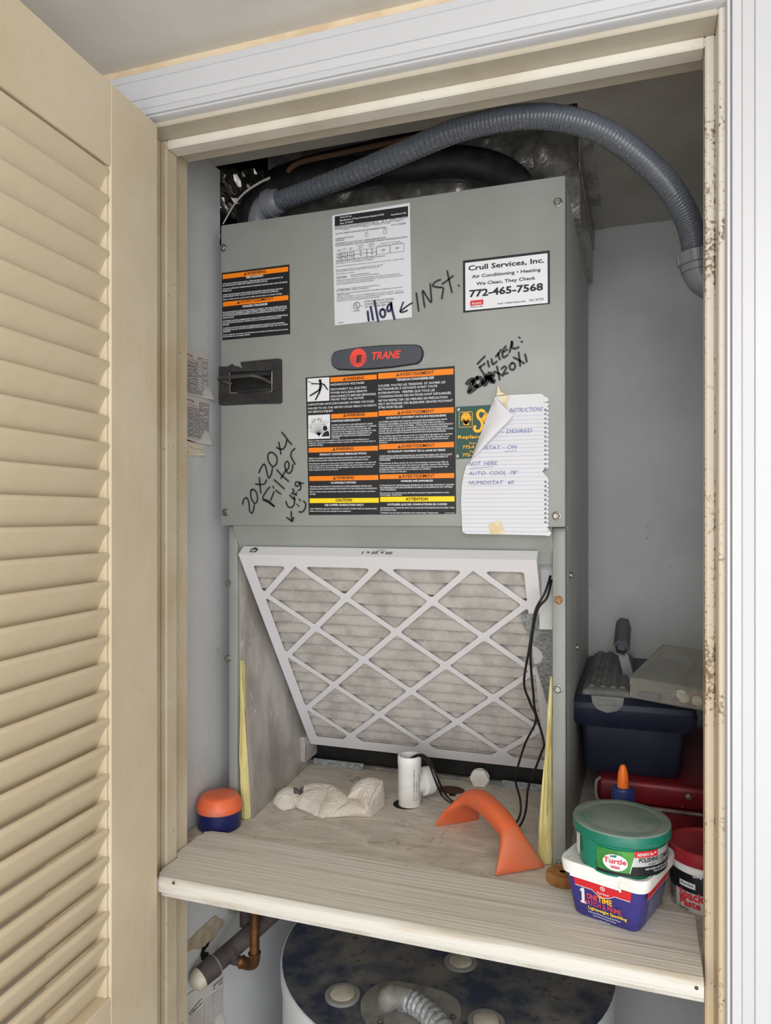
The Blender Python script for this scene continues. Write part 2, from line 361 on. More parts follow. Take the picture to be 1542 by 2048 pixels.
def two_tone(name, top, low, z0_, z1_, grime):
    m = mat(name, top, .45); nt = m.node_tree; N = nt.nodes; L = nt.links; b = N['Principled BSDF']
    g = N.new('ShaderNodeNewGeometry'); sp = N.new('ShaderNodeSeparateXYZ'); L.new(g.outputs['Position'], sp.inputs['Vector'])
    nz = N.new('ShaderNodeTexNoise'); nz.inputs['Scale'].default_value = 7; L.new(g.outputs['Position'], nz.inputs['Vector'])
    ad = N.new('ShaderNodeMath'); ad.operation = 'MULTIPLY_ADD'; ad.inputs[1].default_value = .5; L.new(nz.outputs['Fac'], ad.inputs[0]); L.new(sp.outputs['Z'], ad.inputs[2])
    mr = N.new('ShaderNodeMapRange'); mr.inputs['From Min'].default_value = z0_; mr.inputs['From Max'].default_value = z1_; L.new(ad.outputs[0], mr.inputs['Value'])
    mx = N.new('ShaderNodeMix'); mx.data_type = 'RGBA'; mx.inputs['A'].default_value = lin(low); mx.inputs['B'].default_value = lin(top); L.new(mr.outputs['Result'], mx.inputs['Factor'])
    n2 = N.new('ShaderNodeTexNoise'); n2.inputs['Scale'].default_value = 240; n2.inputs['Detail'].default_value = 4; L.new(g.outputs['Position'], n2.inputs['Vector'])
    n3 = N.new('ShaderNodeTexNoise'); n3.inputs['Scale'].default_value = 9; L.new(g.outputs['Position'], n3.inputs['Vector'])
    mu = N.new('ShaderNodeMath'); mu.operation = 'MULTIPLY'; L.new(n2.outputs['Fac'], mu.inputs[0]); L.new(n3.outputs['Fac'], mu.inputs[1])
    dy = N.new('ShaderNodeMath'); dy.operation = 'SUBTRACT'; dy.inputs[1].default_value = .9215; L.new(sp.outputs['Y'], dy.inputs[0])
    da = N.new('ShaderNodeMath'); da.operation = 'ABSOLUTE'; L.new(dy.outputs[0], da.inputs[0])
    ds = N.new('ShaderNodeMapRange'); ds.inputs['From Min'].default_value = .0075; ds.inputs['From Max'].default_value = .001; ds.inputs['To Max'].default_value = .20; L.new(da.outputs[0], ds.inputs['Value'])
    mu0 = mu; mu = N.new('ShaderNodeMath'); mu.operation = 'ADD'; L.new(mu0.outputs[0], mu.inputs[0]); L.new(ds.outputs['Result'], mu.inputs[1])
    m2 = N.new('ShaderNodeMapRange'); m2.inputs['From Min'].default_value = .325; m2.inputs['From Max'].default_value = .42; L.new(mu.outputs[0], m2.inputs['Value'])
    m3 = N.new('ShaderNodeMix'); m3.data_type = 'RGBA'; L.new(mx.outputs['Result'], m3.inputs['A']); m3.inputs['B'].default_value = lin(grime); L.new(m2.outputs['Result'], m3.inputs['Factor'])
    L.new(m3.outputs['Result'], b.inputs['Base Color']); M[name] = m
two_tone('jamb_right', (224, 217, 208), (206, 182, 142), 1.0, 2.1, (134, 112, 84))
# ------------------------------------------------------------------ setting
WF, JB = .88, .985            # wall front face and jamb back edge (y)
JL, JR, JT = -.663, .081, EYE + .546
SL, SR, ST_ = -.652, .070, EYE + .533
XL, XR, YB = -.703, .185, 1.64  # closet walls
ZC = EYE + .61; ZH = EYE + .636
def sbox(name, a, b, m, bev=0): return struct(MB().box(a, b, bev).build(name, m))
sbox('floor', (-2.6, -2.6, -.06), (2.6, YB + .1, 0), M['floor_tile'])
sbox('ceiling', (-2.6, -2.4, ZH), (2.6, WF, ZH + .06), M['hall_ceiling_paint'])
cc_ = MB(); CY, CXR = 1.128, -.088
cc_.box((XL - .02, WF + .001, ZC), (XR + .1, CY, ZC + .013)); cc_.box((CXR, CY, ZC), (XR + .1, YB + .1, ZC + .013)); cc_.box((XL - .02, 1.615, ZC), (CXR, YB + .1, ZC + .013))
struct(cc_.build('ceiling_closet', M['closet_ceiling_paint']))
cv_ = MB(); CZ = ZC + .26
cv_.box((XL - .25, .99, CZ), (XR + .1, YB + .1, CZ + .01)); cv_.box((XL - .25, .985, ZC + .0135), (XR + .1, .99, CZ)); cv_.box((XL - .25, YB + .09, ZC + .0135), (XR + .1, YB + .1, CZ)); cv_.box((XR + .09, .99, ZC + .0135), (XR + .1, YB + .09, CZ)); cv_.box((XL - .25, .99, ZC + .0135), (XL - .24, YB + .09, CZ))
struct(cv_.build('ceiling_cavity', M['hole_dark']))
HZ0 = EYE + .470; HY0 = 1.142
wl = MB(); wl.box((XL - .013, JB - .002, 0), (XL, YB + .1, HZ0)); wl.box((XL - .013, JB - .002, HZ0), (XL, HY0, ZC - .0002))
tz = []
for i in range(25):
    zz = HZ0 + (ZC - HZ0) * i / 24; tz.append((XL + .0002, HY0 + .0025 * noise.noise(Vector((zz * 90, 1, 1))) + .0012, zz))
wl.prism([(XL + .0002, HY0 - .004, HZ0)] + tz + [(XL + .0002, HY0 - .004, ZC)], (-.013, 0, 0))
struct(wl.build('wall_left', M['wall_paint']))
wc_ = MB(); wc_.box((XL - .25, HY0 - .05, HZ0 - .10), (XL - .24, YB + .1, ZC)); wc_.box((XL - .24, YB, HZ0 - .10), (XL - .0135, YB + .08, ZC)); wc_.box((XL - .24, HY0 - .05, HZ0 - .10), (XL - .0135, YB, HZ0 - .09)); wc_.box((XL - .24, HY0 - .06, HZ0 - .10), (XL - .0135, HY0 - .05, ZC))
struct(wc_.build('wall_left_cavity', M['hole_dark']))
sbox('wall_added_left', (-.92, -2.6, 0), (-.84, WF, ZH), M['hall_ceiling_paint'])  # unseen wall added close behind the door to darken the slat gaps
sbox('wall_right', (XR, JB - .002, 0), (XR + .08, YB + .1, ZC), M['wall_paint'])
sbox('wall_back', (XL, YB, 0), (XR, YB + .08, ZC), M['wall_paint'])
fw = MB()
fw.box((-2.6, WF, 0), (JL - .019, JB - .002, ZH)); fw.box((JR + .019, WF, 0), (2.6, JB - .002, ZH)); fw.box((JL - .019, WF, JT + .019), (JR + .019, JB - .002, ZH))
struct(fw.build('wall_front', M['hall_wall_paint']))
# hall side wall off to the right, so light has a real room to bounce in
sbox('wall_hall_right', (2.5, -2.6, 0), (2.6, WF, ZH), M['hall_ceiling_paint'])
# door frame: jambs and stops
t = thing('trim_1', (JL, WF, 0), 'white door casing around the closet opening', 'casing'); t['kind'] = 'structure'; del t['category']
# casing profile across its width (distance from opening edge, projection)
RV = .006; CWD = .066
prof = [(0, .009), (.0015, .0125), (.004, .0125), (.0052, .0075), (.0065, .0125), (.0150, .0115), (.0155, .0102), (.0165, .0118), (.0270, .0135), (.0276, .0120), (.0286, .0140), (.0530, .0155), (.0536, .0140), (.0546, .0155), (.064, .0155), (CWD, .013)]
def casing(name, side):
    b = MB()
    for (d0, p0), (d1, p1) in zip(prof, prof[1:]):
        pass
    def corner(d, p, which):
        xl, xr, zt = JL - RV - d, JR + RV + d, JT + RV + d
        return {'lb': (xl, WF - p, 0), 'lt': (xl, WF - p, zt), 'rt': (xr, WF - p, zt), 'rb': (xr, WF - p, 0)}[which]
    pr = [(0, 0)] + prof + [(CWD, 0)]
    ends = {'left': ('lb', 'lt'), 'head': ('lt', 'rt'), 'right': ('rt', 'rb')}[side]
    n = len(pr); vs = [corner(d, p, ends[0]) for d, p in pr] + [corner(d, p, ends[1]) for d, p in pr]
    b.add(vs, [(i, i + 1, n + i + 1, n + i) for i in range(n - 1)] + [tuple(range(n)), tuple(range(n, 2 * n))])
    return b.build(name, M['white_trim'], t, angle=25)
for s_ in ('left', 'head', 'right'): casing('casing_board', s_)
t2 = thing('trim_2', (JL, WF, 0), 'painted door jamb and stop lining the closet opening', 'jamb'); t2['kind'] = 'structure'; del t2['category']
MB().box((JL - .018, WF, 0), (JL, JB, JT + .018), .0015).build('jamb_board', M['jamb_paint'], t2)
MB().box((JR, WF, 0), (JR + .018, JB, JT + .018), .0015).build('jamb_board', M['jamb_right'], t2)
MB().box((JL, WF, JT), (JR, JB, JT + .018), .0015).build('jamb_board', M['jamb_head'], t2)
S0, S1 = .915, .942
MB().box((JL, S0, 0), (SL, S1, JT), .002).build('door_stop', M['jamb_paint'], t2)
MB().box((SR, S0, 0), (JR, S1, JT), .002).build('door_stop', M['jamb_right'], t2)
MB().box((SL, S0, ST_), (SR, S1, JT), .002).build('door_stop', M['jamb_clean'], t2)

# ------------------------------------------------------------------ louvred door, open at a right angle
d1 = thing('door_1', (-.635, .871, 0), 'beige louvred closet door standing open at the left', 'door'); d1['kind'] = 'structure'
e1 = Vector((.0665, -.9978, 0)); dn = Vector((.9978, .0665, 0))
DX = Matrix(((e1.x, dn.x, 0, -.635), (e1.y, dn.y, 0, .871), (0, 0, 1, 0), (0, 0, 0, 1)))
def dbox(name, a0, a1, z0, z1, b0=-.035, b1=0, bev=.0015):
    b = MB(); b.xf = DX; b.box((a0, b0, z0), (a1, b1, z1), bev); return b.build(name, M['door_paint'], d1)
DW = .70; SW = .105; zt = EYE + .543; z1 = EYE + .438; z0 = EYE - .606
dbox('stile', 0, SW, .012, zt); dbox('stile', DW - SW, DW, .012, zt)
dbox('rail', SW, DW - SW, z1, zt); dbox('rail', SW, DW - SW, z0 - .115, z0); dbox('rail', SW, DW - SW, .012, .2)
dbox('panel', SW, DW - SW, .2, z0 - .115, -.024, -.01)
for s_ in (0, 1):     # small moulding strip along both stiles, behind the slat ends
    a = SW if s_ == 0 else DW - SW - .004
    dbox('moulding', a, a + .004, z0, z1, -.03, -.004, .001)
pitch = .0345; L = .0385; al = math.radians(27); th = .0088
prof2 = []
dv = Vector((-math.sin(al), -math.cos(al))); nv = Vector((math.cos(al), -math.sin(al)))
for k in range(7):
    a = math.pi * (k / 6); prof2.append(nv * (th / 2) * math.cos(a) - dv * (th / 2) * math.sin(a))
prof2 += [dv * L - nv * th / 2, dv * L + nv * th / 2]
sm = None
for i in range(30):
    zz = EYE + .4315 - pitch * i
    if sm is None:
        b = MB(); n = len(prof2)
        off = Vector((-.635, .871, 0))
        def q(a, p): return DX @ Vector((a, p.x - .0055, p.y))
        b.loft([[q(SW + .003, p) for p in prof2], [q(DW - SW - .003, p) for p in prof2]])
        sm = b.build('slat', M['door_paint'], d1, angle=40); sm.location.z = zz
    else:
        o = sm.copy(); COL.objects.link(o); o.parent = d1; o.location.z = zz + random.uniform(-.0006, .0006)
for zz in (.25, 1.02, 1.8):
    b = MB(); b.tube([(-.655, .8735, zz), (-.655, .8735, zz + .075)], .004, 10); b.build('hinge', M['worn_metal'], d1)

# ------------------------------------------------------------------ platform and shelf board
ZP = EYE - .519; ZS = EYE - .509
pf = MB()
pf.box((XL + .002, 1.037, ZP - .018), (XR - .002, YB - .002, ZP))
pf.box((XL + .002, .955, ZP - .018), (XR - .002, 1.037, ZP - .0002))
plt_ = tag(pf.build('plywood_platform', M['plywood'], base=(0, 1.2, ZP)), 'rough grey plywood platform carrying the air handler in the closet', 'platform')
for (u, v, r_) in ((902, 1580, .026), (905, 1590, .007)):
    p = atZ(u, v, ZP); b = MB(); ring = [(p.x + r_ * (1 + .15 * noise.noise(Vector((i, 1, 2)))) * math.cos(i * math.pi / 12), p.y + r_ * .8 * math.sin(i * math.pi / 12), ZP + .0003) for i in range(24)]
    b.add(ring, [tuple(range(24))]); b.build('knot', M['stain_brown'] if r_ > .01 else M['hole_dark'], plt_, angle=0)
p = atZ(956, 1594, ZP); MB().lathe([(.006, .0003), (.006, .0006), (0, .0004)], p, 14).build('knot', M['stain_brown'], plt_)
bd = MB()
out = [(-.640, .883), (SR - .004, .883), (SR - .004, 1.018), (.02, 1.020), (-.10, 1.0245), (-.20, 1.029), (-.30, 1.034), (-.48, 1.037), (-.63, 1.038), (-.652, 1.036), (-.662, 1.030), (-.659, 1.022), (-.664, 1.012), (-.661, .990), (-.6605, .944), (-.649, .943), (-.650, .905), (-.646, .890)]
xs = [p for p in out]
bmx = bmesh.new(); vv = [bmx.verts.new((x, y, ZP)) for x, y in out]; fc = bmx.faces.new(vv)
r = bmesh.ops.extrude_face_region(bmx, geom=[fc])
for g in r['geom']:
    if isinstance(g, bmesh.types.BMVert): g.co.z = ZS
bmx2 = bmx
bd.bm(bmx2)
sh = thing('shelf_board', (-.3, .96, ZP), 'worn white painted shelf board across the front of the platform', 'shelf')
bd.build('board', M['shelf_paint'], sh, angle=20)
nose = MB()
# front face: a rounded nosing strip slightly proud, and the lower cleat strip
rg = []
for i in range(61):
    x = -.641 + (SR - .004 + .641) * i / 60
    wv = .0012 * noise.noise(Vector((x * 14, 0, 3))) + .0006 * noise.noise(Vector((x * 60, 0, 3)))
    rg.append([(x, .8835, ZS + .0002), (x, .8785 + wv, ZS - .0015 + wv), (x, .8755 + wv * .6, ZS - .006), (x, .8757 + wv * .4, ZS - .014), (x, .8766, ZS - .0185), (x, .8835, ZS - .0192)])
nose.loft(rg); nose.build('front_edge', M['shelf_edge_paint'], sh, angle=50)
MB().box((-.640, .8845, ZS - .0285), (SR - .003, .954, ZP - .0003), .001).build('cleat', M['cleat_paint'], sh)
for (u, v) in ((347, 1766), (1393, 1976)):
    p = atY(u, v, .8756); MB().lathe([(.0022, 0), (.002, .0006), (0, .0002)], p, 10, axis=(0, -1, 0)).build('nail_head', M['stain_brown'], sh)

# ------------------------------------------------------------------ air handler
PX0, PX1 = -.669, -.1013; PY = 1.09; PZ0, PZ1 = EYE - .0178, EYE + .489
ah = thing('air_handler', (-.385, 1.3, ZP), 'tall grey air handler cabinet with warning labels inside the closet', 'air handler')
pn = MB().box((PX0, PY, PZ0), (PX1, PY + .018, PZ1), .0025, 2)
pn.build('front_panel', M['cabinet_paint'], ah)
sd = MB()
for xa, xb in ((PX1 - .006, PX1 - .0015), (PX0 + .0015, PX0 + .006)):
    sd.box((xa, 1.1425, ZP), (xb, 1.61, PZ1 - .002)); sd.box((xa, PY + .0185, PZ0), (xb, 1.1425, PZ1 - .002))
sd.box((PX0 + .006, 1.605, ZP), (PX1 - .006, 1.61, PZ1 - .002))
sd.build('side_panel', M['cabinet_side_lightened'], ah)
MB().box((PX0 + .006, PY + .0185, PZ1 - .012), (PX1 - .006, 1.605, PZ1 - .006)).build('top_panel', M['cabinet_paint'], ah)
# recessed band under the panel
bnd = MB(); X0, X1 = PX0 + .02, PX1 - .02
bnd.loft([[(x, PY + .006, PZ0), (x, PY + .012, PZ0 - .012), (x, PY + .030, PZ0 - .040), (x, PY + .034, PZ0 - .056), (x, PY + .06, PZ0 - .056), (x, PY + .06, PZ0)] for x in (X0, X1)])
bnd.build('lower_band', M['cabinet_paint'], ah, angle=50)
# posts
PYP = 1.112
def post(x0, x1): return MB().box((x0, PYP, ZP + .0005), (x1, PYP + .03, PZ0 - .0005), .003, 2).build('post', M['cabinet_paint'], ah)
post(-.667, -.650); post(-.1225, -.1028)
# fibreglass edges and foil liners
def fibre(x0b, x1b, x0t, x1t, y, zb, zt, seed, xi=0):
    b = MB(); rings = []; n = 40
    for i in range(n + 1):
        t = i / n; z = zb + (zt - zb) * t
        xa = x0b + (x0t - x0b) * t; xb = x1b + (x1t - x1b) * t; ring = []
        for j in range(9):
            s = j / 8; wob = (noise.noise(Vector((s * 9 + seed, z * 7, seed))) * .004 + noise.noise(Vector((s * 25, z * 16, seed))) * .0022) * min(1, (xb - xa) / .014)
            ring.append((xa + (xb - xa) * s + wob * .4, y + .004 - math.sin(s * math.pi) * .006 * min(1, (xb - xa) / .014) + wob, z))
        ring += [(xa + (xb - xa) * .15, y + .03, z), (xa, y + .03, z)]
        rings.append(ring)
    b.loft(rings); return b.build('insulation', M['fiberglass'], ah, angle=60)
fibre(-.6485, -.6275, -.6490, -.6470, PYP + .004, ZP + .001, EYE - .25, 1.0)
fibre(-.1455, -.1235, -.1262, -.1235, PYP + .004, ZP + .001, EYE - .24, 5.0)
ln = MB(); lr = []
for zz, xf, xb in ((EYE - .076, -.6495, -.664), (EYE - .16, -.6490, -.664), (EYE - .26, -.6470, -.662), (EYE - .36, -.6415, -.660), (EYE - .45, -.6330, -.659), (ZP + .001, -.6270, -.658)):
    lr.append([(xf, PYP + .008, zz), ((xf + xb) / 2 + .002, 1.29, zz), (xb, 1.46, zz), (xb - .004, 1.46, zz), ((xf + xb) / 2 - .002, 1.29, zz), (xf - .004, PYP + .009, zz)])
ln.loft(lr)
ln.build('liner', M['liner_foil'], ah)
MB().box((-.121, PYP + .034, ZP + .001), (-.116, 1.6, EYE - .08)).build('liner', M['liner_foil'], ah)
MB().box((-.146, 1.150, EYE - .175), (-.1225, 1.156, EYE - .074)).build('liner_flange', M['cabinet_side_lightened'], ah)
# drain pan wall behind, galvanised strips on the floor
MB().box((-.66, 1.425, ZP + .006), (-.112, 1.44, ZP + .12), .002).build('drain_pan', M['black_plastic'], ah)
MB().box((-.66, 1.414, ZP + .0003), (-.112, 1.4245, ZP + .007), .001).build('pan_ledge', M['dusty_metal'], ah)
def strip(u0, v0, u1, Y):
    p = atZ(u0, v0, ZP); q = atY(u1, v0, Y)
    return MB().box((atY(u0, v0, Y).x, Y, ZP + .0003), (q.x, Y + .003, ZP + .014), .0008).build('floor_strip', M['galvanized'], ah)
strip(627, 1526, 727, 1.405); strip(1004, 1568, 1090, 1.405)
# filter rails (galvanised) along both sides of the filter
FO = Vector((-.638, 1.095, EYE - .066)); FE = Vector((0, .29, -.4056)).normalized(); FN = Vector((1, 0, 0)).cross(FE).normalized()
if FN.y > 0: FN = -FN       # faces the camera
def fpt(a, b, off=0): return FO + Vector((1, 0, 0)) * a + FE * b + FN * off
def fplate(name, outline, off, thick, m, parent, holes=[]):
    vs, fs = filled(outline, holes, thick); b = MB()
    b.add([fpt(v.x, v.y, off + v.z) for v in vs], fs); return b.build(name, m, parent, angle=30)
ol = [(.004, .055), (-.015, .052)]
ol += [(-.017, .49), (.004, .497)]
for c in (.465, .37, .275, .16):       # scalloped notches on the inner side
    ol += [(.004, c + .022), (-.003, c + .02), (-.009, c + .008), (-.009, c - .006), (-.005, c - .018), (.004, c - .02)]
fplate('filter_rail', ol, -.024, .0012, M['galvanized'], ah)
MB().box((-.664, 1.36, ZP + .02), (-.640, 1.42, ZP + .07)).build('rail_foot', M['liner_foil'], ah)
rl = [(.462, .108), (.520, .100), (.520, .318), (.489, .312), (.484, .27), (.478, .222)]
for k in range(9):
    a = math.radians(100 - k * 25); rl.append((.474 + .0165 * math.cos(a), .196 + .022 * math.sin(a)))
rl += [(.478, .172), (.474, .16), (.466, .13)]
fplate('filter_rail', rl, .0022, .0012, M['galvanized'], ah)
# screws
def hexscrew(p, r, parent, m=None, axis=(0, -1, 0)):
    b = MB(); b.lathe([(r * 1.25, 0), (r * 1.25, .0012), (r * 1.1, .0016)], p, 18, axis=axis); b.lathe([(r, .0014), (r, .0042), (r * .8, .0050)], p, 6, axis=axis)
    return b.build('screw', m or M['screw_metal'], parent, angle=30)
for (u, v) in ((447, 496), (1116, 405), (451, 1025), (1113, 1032)): hexscrew(atY(u, v, PY), .0052, ah)
for (u, v, mm) in ((456, 1317, 'screw_metal'), (1116, 1378, 'screw_metal'), (1117, 1200, 'rust_screw'), (1119, 1732, 'screw_metal')):
    hexscrew(atY(u, v, PYP), .0052, ah, M[mm])
MB().lathe([(.0062, 0), (.0062, .001), (.0045, .001), (.0040, .0003), (0, .0002)], atY(456, 1166, PYP), 16, axis=(0, -1, 0)).build('screw', M['screw_metal'], ah)
for (u, v) in ((1139, 1150), (1152, 1294)): hexscrew(atX(u, v, PX1 - .0015), .004, ah, axis=(1, 0, 0))

PS = Flat((0, PY, 0), (1, 0, 0), (0, 0, 1), (0, -1, 0))
# --- latch handle with torn foam gasket
zh = crop(420, 700, 9.6375)
lb = Label(PS, .0012)
oo = [PS.inv(*zh(*p)) for p in [(182, 325), (345, 325), (405, 300), (440, 272), (470, 310), (560, 320), (620, 355), (650, 372), (618, 300), (604, 238), (900, 208), (1330, 170), (1380, 182), (1392, 210), (1397, 1005), (1370, 1035), (800, 1045), (300, 1072), (210, 1068), (160, 1035), (165, 700)]]
oo = [(max(a, PX0 - .002), b) for a, b in oo]
hh = [PS.inv(*zh(*p)) for p in [(400, 432), (1212, 400), (1205, 812), (410, 838)]]
vs, fs = filled(oo, [hh], .003)
hb = MB(); hb.add([PS.fwd(v.x, v.y, .0015 + v.z) for v in vs], fs); lt = hb.build('latch_plate', M['black_foam'], ah)
rc = MB(); a0, b0 = hh[0]; a1, b1 = hh[2]
rc.add([PS.fwd(a0, b0, .0005), PS.fwd(a1, b0, .0005), PS.fwd(a1, b1, .0005), PS.fwd(a0, b1, .0005)], [(0, 1, 2, 3)]); rc.build('recess', M['black_plastic'], lt, angle=0)
lip = MB()
q_ = [PS.fwd(*PS.inv(*zh(*p)), .0035) for p in [(402, 440), (405, 836), (800, 825), (1195, 806), (1210, 780), (1212, 420)]]
lip.tube(q_, .0011, 6); lip.build('recess_rim', M['worn_metal'], lt)
for (x, y, x2, y2) in ((440, 470, 1180, 505), (560, 770, 1180, 812)):
    A = PS.inv(*zh(x, y)); B = PS.inv(*zh(x2, y2)); MB().box(PS.fwd(A[0], A[1], .001), PS.fwd(B[0], B[1], .006), .001).build('latch_bar', M['black_rubber'], lt)
bail = [PS.fwd(*PS.inv(*zh(x, y)), o) for x, y, o in [(440, 655, .003), (330, 625, .012), (300, 615, .02), (370, 590, .026), (640, 575, .027), (950, 550, .026), (1080, 572, .018), (1190, 640, .004)]]
MB().tube(smooth(bail, 6), .0026, 10).build('bail_handle', M['bail_metal'], lt)

# --- printed labels on the panel
K, W_, O_, Y_ = M['label_black'], M['white_print'], M['orange_print'], M['yellow_print']; BK = M['black_print']
def tri(lb, u, v, s, m, mi):
    a, b = lb.P(u, v); a1, _ = lb.P(u + s, v); _, b1 = lb.P(u, v - s); w_ = a1 - a; h_ = b1 - b
    lb.poly2([(a, b), (a + w_, b), (a + w_ / 2, b + h_)], m, .0008)
    lb.poly2([(a + w_ * .45, b + h_ * .3), (a + w_ * .55, b + h_ * .3), (a + w_ * .56, b + h_ * .68), (a + w_ * .44, b + h_ * .68)], mi, .0012)
    lb.poly2([(a + w_ * .45, b + h_ * .12), (a + w_ * .55, b + h_ * .12), (a + w_ * .55, b + h_ * .22), (a + w_ * .45, b + h_ * .22)], mi, .0012)
# A: fire hazard label, upper left
z = crop(420, 380, 3.671)
def lines(lb, z, rows, m, h, bold=.012):
    for r in rows: lb.text(r[0], *z(r[1], r[2]), z(r[3], 0)[0], (r[4] if len(r) > 4 else h), m, bold)
lb = Label(PS); lb.quad([z(87, 610), z(584, 547), z(590, 1058), z(92, 1104)])
lb.rect(*z(95, 622), *z(575, 656), O_); lb.rect(*z(97, 824), *z(577, 858), O_)
lb.text('WARNING', *z(275, 624), z(413, 0)[0], 5.8, BK, .02); tri(lb, *z(250, 628), 6.5, BK, O_)
lb.text('AVERTISSEMENT', *z(226, 832), z(468, 0)[0], 5.8, BK, .008); tri(lb, *z(200, 838), 6.5, BK, O_)
lines(lb, z, [('FIRE HAZARD!', 268, 652, 393), ("DANGER D'INCENDIE", 243, 864, 424)], W_, 4.2, .03)
lines(lb, z, [('WITH HEAT PUMP INSTALLATION, SOME HEATERS ARE POSITION SENSITIVE. SET', 96, 698, 540), ('BLOWER AIRFLOW SPEED PER NAMEPLATE INSTRUCTIONS', 96, 712, 424),
 ('USE ONLY APPROVED COMBINATIONS OF ELECTRIC HEATERS AND UNITS. SEE MODEL', 96, 735, 572), ('NAMEPLATE.', 96, 750, 162),
 ('WHEN HEATER MODELS WITH POWER DISCONNECTS ARE INSTALLED, USE ONLY', 97, 778, 540), ('UNGROUNDED SUPPLY CIRCUITS WITH 120 VOLTS TO GROUND (NOMINAL).', 97, 792, 507),
 ('Failure to follow above could result in death, serious injury or property damage.', 97, 812, 533),
 ("EN CAS DE L'INSTALLATION D'UNE POMPE À CHALEUR, CERTAINS GÉNÉRATEURS DE", 98, 906, 565), ("CHALEUR SONT SENSIBLES À L'EMPLACEMENT. RÉGLER LA VITESSE DE VENT D'AIR", 98, 919, 568),
 ('DE LA SOUFFLANTE CONFORMÉMENT AUX CONSIGNES FIGURANT SUR LA PLAQUE', 98, 932, 552), ('SIGNALÉTIQUE.', 98, 947, 180),
 ("N'UTILISER QUE DES COMBINAISONS HOMOLOGUÉES D'APPAREILS ET GÉNÉRATEURS", 98, 970, 573), ('DE CHALEUR ÉLECTRIQUES. SE REPORTER À LA PLAQUE SIGNALÉTIQUE DU', 98, 984, 525), ('MODÈLE.', 98, 998, 146),
 ("À L'INSTALLATION DE MODÈLES DE GÉNÉRATEURS DE CHALEUR À SECTIONNEUR,", 99, 1022, 550), ("N'UTILISER QUE DES CIRCUITS D'ALIMENTATION DE 240/208 V AVEC 120 V À LA TERRE", 99, 1036, 573), ('(NOMINAL).', 99, 1048, 155),
 ('Ne pas respecter ces mesures de précaution peut entraîner des blessures graves pouvant', 99, 1070, 575), ('être mortelles et/ou dommages matériels.', 99, 1084, 298)], W_, 2.7, .018)
lb.done('warning_label', K, ah, 'black fire hazard label with orange bars near the upper left edge')
# E: large two-column warning label
z = crop(420, 680, 4.283); y = crop(740, 720, 3.855)
lb = Label(PS); lb.quad([(611.5, 755.4), (909.5, 732), (912.5, 1028), (617.8, 1030.2)])
for r in ((1033, 322, 1430, 362, 1170, 346, 1322), (1040, 636, 1438, 676, 1172, 657, 1328), (847, 925, 1440, 965, 1080, 946, 1230), (853, 1168, 1443, 1208, 1085, 1193, 1236)):
    lb.rect(*z(r[0], r[1]), *z(r[2], r[3]), O_); lb.text('WARNING', *z(r[4], r[5]), z(r[6], 0)[0], 6, BK, .018); tri(lb, *z(r[4] - 30, r[5] + 2), 6.4, BK, O_)
for r in ((65, 104, 645, 148, 232, 124, 495), (68, 392, 646, 433, 240, 417, 497), (72, 650, 648, 690, 243, 677, 500), (77, 883, 650, 919, 248, 908, 501)):
    lb.rect(*y(r[0], r[1]), *y(r[2], r[3]), O_); lb.text('AVERTISSEMENT', *y(r[4], r[5]), y(r[6], 0)[0], 6.4, BK, .008); tri(lb, *y(r[4] - 28, r[5] + 2), 6.4, BK, O_)
lb.rect(*z(856, 1357), *z(1447, 1397), Y_); lb.text('CAUTION', *z(1078, 1384), z(1218, 0)[0], 5.8, BK, .03)
lb.rect(*y(80, 1055), *y(653, 1094), Y_); lb.text('ATTENTION', *y(277, 1083), y(448, 0)[0], 5.8, BK, .03)
lines(lb, z, [('HAZARDOUS VOLTAGE!', 1033, 393, 1323), ('DISCONNECT ALL ELECTRIC', 1036, 433, 1345), ('POWER INCLUDING REMOTE', 1037, 463, 1348), ('DISCONNECTS BEFORE SERVICING.', 1037, 493, 1427),
 ('INSURE THAT ALL MOTOR', 1038, 520, 1320), ('CAPACITORS HAVE DISCHARGED STORED VOLTAGE.', 840, 564, 1410), ('FAILURE TO DO THE ABOVE COULD RESULT IN DEATH', 841, 597, 1427), ('OR SERIOUS INJURY.', 841, 626, 1060)], W_, 4.2, .012)
lines(lb, z, [('CONTAINS REFRIGERANT!', 1041, 704, 1292, 4), ('PRODUCT CONTAINS FIBERGLASS WOOL!', 943, 990, 1343, 4), ('FLAMMABLE VAPORS!', 1040, 1231, 1252, 3.8), ('USE COPPER CONDUCTORS ONLY!', 985, 1422, 1316, 4)], W_, 4, .028)
